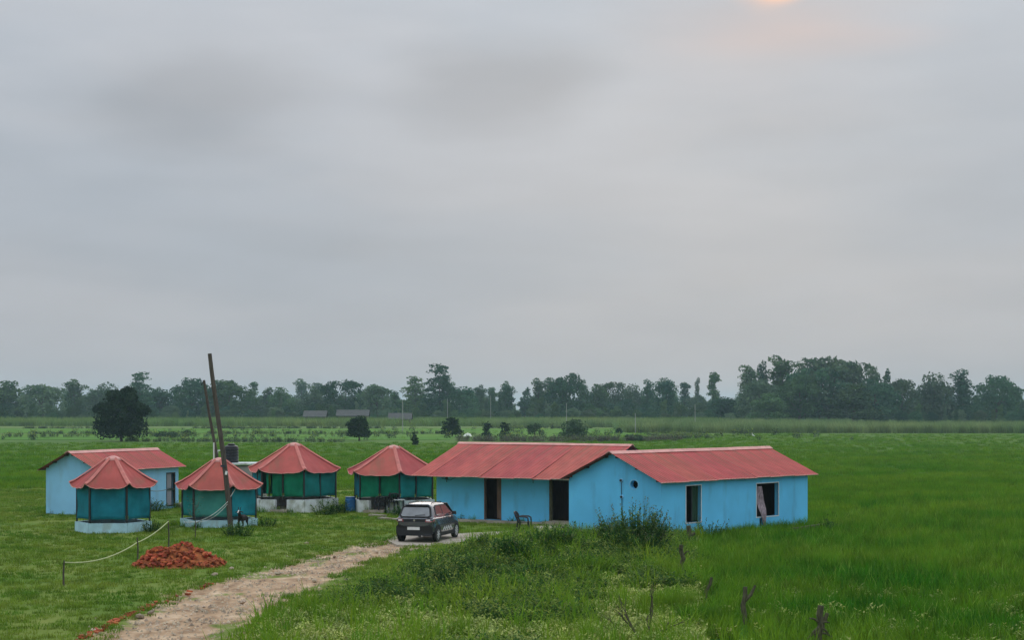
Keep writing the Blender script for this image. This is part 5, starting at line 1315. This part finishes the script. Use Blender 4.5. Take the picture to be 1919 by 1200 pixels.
near_bush('weed_bush', 752, 968, 46, 948, 14, 'weeds at the plinth right of the dark hut entry', WDM, .13, 26, 13)
near_bush('weed_bush', 500, 990, 50, 968, 14, 'straggly weeds right of the smallest hut', WDM, .13, 22, 14)
near_bush('weed_bush', 282, 1000, 40, 972, 14, 'weeds beside the far left hut plinth', WDM, .13, 24, 15)
def tussock(px, base, wpx, top, label, ma, n=420, seed=0):
    r = random.Random(seed); p = g3(px, base); D = p.y; w = wpx*D/F/2; h = (base-top)*D/F; mb = MB()
    for k in range(n):
        a = r.uniform(0, 6.28); q = w*.55*math.sqrt(r.random())
        blade(mb, (q*math.cos(a), q*.8*math.sin(a), -.05), a+r.uniform(-.7, .7), h*r.uniform(.7, 1.15), .011*r.uniform(.8, 1.4), r.uniform(.15, .5), lean=.12+.5*q/w, seg=3)
    return tag(mb.build('grass_tussock', ma, None, loc=p), label, 'grass tussock')
tussock(1235, 1092, 120, 1040, 'yellow green grass tussock left of the gnarled fence post', M['tussock'], 700, 1)
tussock(1255, 1150, 150, 1092, 'bright green drooping tussock left of the forked post', M['tussock'], 800, 2)
tussock(1110, 1090, 150, 1042, 'wide drooping bright grass tussock right of the foreground weed mound', M['rice'], 900, 3)
tussock(850, 1070, 70, 1042, 'small bright grass tussock nearest the track', M['rice'], 360, 4)
tussock(1300, 1168, 120, 1120, 'dark green tussock below the short leaning post', M['rice'], 520, 5)
tussock(1305, 1082, 60, 1040, 'tall grass tuft just right of the gnarled post', M['tussock'], 260, 6)
tussock(985, 1110, 120, 1072, 'grass tuft at the front foot of the weed mound', M['rice'], 420, 7)

# ------------------------------------------------------------------ grass, rice, weeds, reeds
def band(x0, x1, y0, y1, dens, f):
    x, y = sample(x0, x1, y0, y1, dens); ok = view_ok(x, y) & f(x, y) & keep_clear(x, y, .12)
    for px_, py_ in POSTS: ok &= ~((np.abs(x-px_*y/py_) < .20) & (y < py_+.25) & (y > py_-3.2) & (nr.rand(len(x)) < .8))
    return x[ok], y[ok]
TD_ = lambda x, y: sdist(x, y, TRACK)+.5*n2(x, y, 1.1, 6)
AP_ = lambda x, y: sdist(x, y, APRON)
RC_ = lambda x, y: sdist(x, y, RICE)
WZ_ = lambda x, y: sdist(x, y, WEEDS)
x, y = band(-40, 24, 33, 122, 13, lambda x, y: (TD_(x, y) < .45+.5*(y > 64)) & (AP_(x, y)+.35*n2(x, y, 1.3, 23) < .10) & (RC_(x, y) < .3) & (WZ_(x, y) < .5) & (n2(x, y, .55, 7) > -.75))
place('grass', x, y, GR, .55, 1.3, 'short trodden grass round the huts and along the track', 'grass')
x, y = band(-20, 8, 36, 72, 7.0, lambda x, y: (TD_(x, y) > -.2) & (AP_(x, y) < -.1) & (n2(x, y, 1.0, 9) > .22+.25*np.clip(TD_(x, y), 0, 1.2)))
place('grass', x, y, GR, .4, .8, 'sparse grass tufts surviving on the dirt track', 'grass')
x, y = band(-12, 40, 31, 124, 10, lambda x, y: (RC_(x, y)+2.2*n2(x, y, .3, 21)+nr.normal(size=x.shape)*1.2*(y > 66) > .2) & (RC_(x, y) > -3.5*(y > 66)-.3) & (y < 100))
place('rice_plants', x, y, RI, .6, 1.3, 'dense green rice growing right of the fence posts', 'rice')
def fade(y, y0, L): return nr.rand(len(y)) < np.exp(-np.clip(y-y0, 0, None)/L)
x, y = band(8, 105, 66, 330, 3.4, lambda x, y: (x > 14-.06*(y-80)) & fade(y, 105, 70) & (RC_(x, y) < 2.5))
place('rice_plants', x, y, RF, .9, 1.35, 'lighter green rice in the paddy beyond the cottage', 'rice')
x, y = band(-80, 14, 110, 250, 2.6, lambda x, y: (x < 40) & fade(y, 118, 60))
place('rice_plants', x, y, RF, .8, 1.3, 'green rice in the paddy behind the huts', 'rice')
x, y = band(-14, 18, 34, 72, 17, lambda x, y: (WZ_(x, y) > -.4) & (TD_(x, y) < -.2) & (RC_(x, y) < .4))
mq = sum(np.exp(-(((x-m_[0])/m_[2])**2+((y-m_[1])/m_[3])**2)) for m_ in MOUNDS)
dk = n2(x, y, .5, 11)+.9*mq > .22
place('weeds', x[~dk], y[~dk], WE, .7, 1.25, 'leafy pale tipped weeds covering the foreground', 'weeds')
place('weeds', x[dk], y[dk], WD, .55, 1.05, 'darker taller weeds in patches across the foreground', 'weeds')
GV = []
for k in range(3):
    mb = MB(); rr = random.Random(k); 
    for _ in range(5):
        cx, cy = rr.uniform(-.3, .3), rr.uniform(-.3, .3); s_ = rr.uniform(.02, .05)
        q = [Vector((cx, cy, 0))+Vector(v)*s_ for v in ((1, 0, 0), (0, .8, 0), (-1, .1, 0), (0, -.9, 0), (.1, 0, .9))]
        mb.add(q, [(0, 1, 4), (1, 2, 4), (2, 3, 4), (3, 0, 4)])
    GV.append(tmpl('gravel_source', mb, M['stone']))
x, y = band(-16, 6, 36, 68, 6, lambda x, y: (TD_(x, y) > -.25) & (AP_(x, y) < 0) & (n2(x, y, .8, 17) > -.35))
place('gravel', x, y, GV, .6, 1.7, 'loose gravel on the dirt track', 'gravel', zoff=-.045)
x, y = band(-14, 18, 34, 72, 9, lambda x, y: (WZ_(x, y) > -.6) & (TD_(x, y) < -.1) & (RC_(x, y) < .4))
place('grass', x, y, GR+TU[:1], .9, 1.7, 'grass growing between the foreground weeds', 'grass')
x, y = band(-14, 26, 34, 66, .8, lambda x, y: (RC_(x, y) > -.5) & (y < 47+3*n2(x, y, .4, 2)))
place('weeds', x, y, WE, .9, 1.3, 'pale weeds mixed into the near edge of the rice', 'weeds')
# weeds at wall feet
fx, fy = [], []
for poly in FOOT:
    for i in range(len(poly)):
        a, b = poly[i], poly[(i+1) % len(poly)]; n = int(math.hypot(b[0]-a[0], b[1]-a[1])*7)
        for k in range(n):
            t = nr.rand(); x_, y_ = a[0]+(b[0]-a[0])*t, a[1]+(b[1]-a[1])*t; fx.append(x_+nr.uniform(-.25, .25)); fy.append(y_+nr.uniform(-.25, .25))
fx, fy = np.array(fx), np.array(fy); ok = keep_clear(fx, fy, .05) & (TD_(fx, fy) < -.3) & (AP_(fx, fy) < -.25) & (n2(fx, fy, .8, 13) > -.2)
place('grass', fx[ok], fy[ok], TD+WD[:2], .35, .85, 'longer grass left standing along the walls', 'grass')
x, y = band(2, 26, 60, 86, 9, lambda x, y: (RC_(x, y) > -2.5) & (sdist(x, y, FOOT[0]) > -1.5))
place('grass', x, y, TD, .6, 1.15, 'darker longer grass along the wall of the gabled cottage', 'grass')
# reed strip on the right, pale crops on the left, scrubby bunds between the parcels
def lane(pts, half, dens, seed):
    r = np.random.RandomState(seed); X, Y = [], []
    for (ax, ay), (bx, by) in zip(pts, pts[1:]):
        L_ = math.hypot(bx-ax, by-ay); n = int(L_*half*2*dens); t = r.rand(n); o = r.uniform(-half, half, n)
        X.append(ax+(bx-ax)*t-(by-ay)/L_*o); Y.append(ay+(by-ay)*t+(bx-ax)/L_*o)
    return np.concatenate(X), np.concatenate(Y)
g2 = lambda *a: tuple(gp(*a)[:2])
x, y = lane([(24, 358), (60, 356), (140, 352)], 9, 1.1, 1); x2, y2 = lane([(24, 385), (150, 385)], 18, .28, 2)
place('reeds', np.r_[x, x2], np.r_[y, y2], RE, .85, 1.12, 'tall grey green reed strip across the right side behind the paddy', 'reeds')
x, y = lane([(-6, 455), (90, 455)], 12, .5, 3); x3, y3 = lane([(-10, 360), (22, 366)], 4, .25, 4)
place('reeds', x, y, RE, .9, 1.15, 'second reed strip farther back behind the long house', 'reeds')
x, y = lane([(-160, 492), (60, 484)], 22, .28, 5)
place('tall_crop', x, y, CR, .95, 1.3, 'pale tall crop in front of the wood on the left and middle', 'crop')
x, y = lane([(-60, 262), (-28, 258), (-6, 262)], 2.6, .7, 6); x2, y2 = lane([(-95, 336), (-10, 338)], 1.4, 1.1, 7); x3, y3 = lane([(-120, 420), (20, 424)], 1.6, 1.2, 8); x4, y4 = lane([(-95, 300), (-20, 306)], .8, .9, 9)
X, Y = np.r_[x, x2, x3, x4], np.r_[y, y2, y3, y4]; kp = n2(X, Y, .09, 15) > -.35
place('bund_scrub', X[kp], Y[kp], BU, .45, 1.0, 'scrubby dark weeds along the field bunds', 'scrub')
x, y = lane([(-8, 268), (6, 262), (16, 262), (26, 270)], 3.0, .9, 10)
place('dry_brush', x, y, BR, .55, 1.05, 'bank of dry brown brush behind the long house roof', 'brush')
x, y = lane([(14, 275), (30, 285), (30, 330)], 4.5, .35, 12); x2, y2 = lane([(-8, 285), (20, 300)], 8, .10, 13)
place('bund_scrub', np.r_[x, x2], np.r_[y, y2], BU, .4, .9, 'low green scrub between the brush bank and the reeds', 'scrub')
x, y = sample(-90, 60, 265, 420, .02); place('field_tufts', x, y, RF+BU[:1], .8, 1.6, 'coarse grass tufts dotted over the far fields', 'grass')

# ------------------------------------------------------------------ far sheds, poles, tarpaulin
def shed(px0, px1, ridge, D, label):
    x0, x1 = (px0-960)*D/F, (px1-960)*D/F; L_ = x1-x0; zr_ = H-(ridge-YH)*D/F; W_ = 5.0
    s = empty('thatched_shed', (x0, D, 0), 0, label, 'shed')
    MB().box((L_/2, W_/2, (zr_-1.3)/2), (L_-1.0, W_-1, zr_-1.3)).build('wall', M['mud'], s)
    mb = MB(); e = zr_-1.75; pts = [(0, -.4, e), (0, W_/2, zr_), (0, W_+.4, e), (0, W_+.4, e-.18), (0, W_/2, zr_-.28), (0, -.4, e-.18)]
    mb.slab([Vector(p) for p in pts], (L_, 0, 0)); mb.build('roof', M['thatch'], s); return s
shed(568, 612, 770, 500, 'left and lowest of three far grey roofed sheds before the wood')
shed(630, 692, 768.5, 505, 'widest of three far grey roofed sheds, above the round field tree')
shed(727, 772, 774.5, 480, 'right one of three far grey roofed sheds, below the tallest tree')
for px, t_, b_, D, lb in ((755, 752, 812, 350, 'thin pale pole in the field above the hut beside the long house'), (839, 748, 778, 500, 'thin pale pole at the foot of the tallest tree'), (920, 742, 778, 500, 'thin pale pole in the hazy gap of the wood'),
                      (1062, 756, 800, 430, 'pale bare pole rising from the open shrub above the long roof'), (1303, 758, 792, 430, 'pale pole at the wood edge above the cottage roof'), (1191, 775, 812, 340, 'short pale post in front of the reed strip')):
    p = Vector(((px-960)*D/F, D, 0)); hh = H-(t_-YH)*D/F; po = empty('field_pole', p, 0, lb, 'pole')
    MB().tube([(0, 0, -.2), (0.02, 0, hh*.5), (0, 0, hh)], [.085, .08, .07], 6).build('shaft', M['farpole'], po)
p = gp(876, 818.5); tp = MB(); tp.slab([Vector(q) for q in ((-.75, -.5, 0), (.75, -.5, 0), (.5, -.15, .45), (0, 0, .62), (-.45, -.1, .40))], (.1, .9, 0)); tp.add([(-1.5, -.3, 0), (-1.1, -.3, 0), (-1.3, 0, .3), (-1.3, -.1, 0)], [(0, 1, 2), (1, 3, 2), (3, 0, 2), (0, 3, 1)])
tag(tp.build('tarpaulin', M['tarp_white'], None, loc=(p.x, p.y, 0)), 'small white tarpaulin heap in the field just behind the left end of the long roof', 'tarpaulin')

# ------------------------------------------------------------------ air
hz = bpy.data.materials.new('haze'); hz.use_nodes = True; nt = hz.node_tree
nt.nodes.remove(nt.nodes['Principled BSDF']); pv = nt.nodes.new('ShaderNodeVolumePrincipled')
pv.inputs['Color'].default_value = (.62, .84, 1.0, 1); pv.inputs['Density'].default_value = .00019; pv.inputs['Anisotropy'].default_value = .2
nt.links.new(pv.outputs[0], nt.nodes['Material Output'].inputs['Volume'])
mb = MB(); mb.box((0, 1900, 15.5), (4900, 4100, 33.0)); tag(mb.build('haze', hz), kind='stuff')
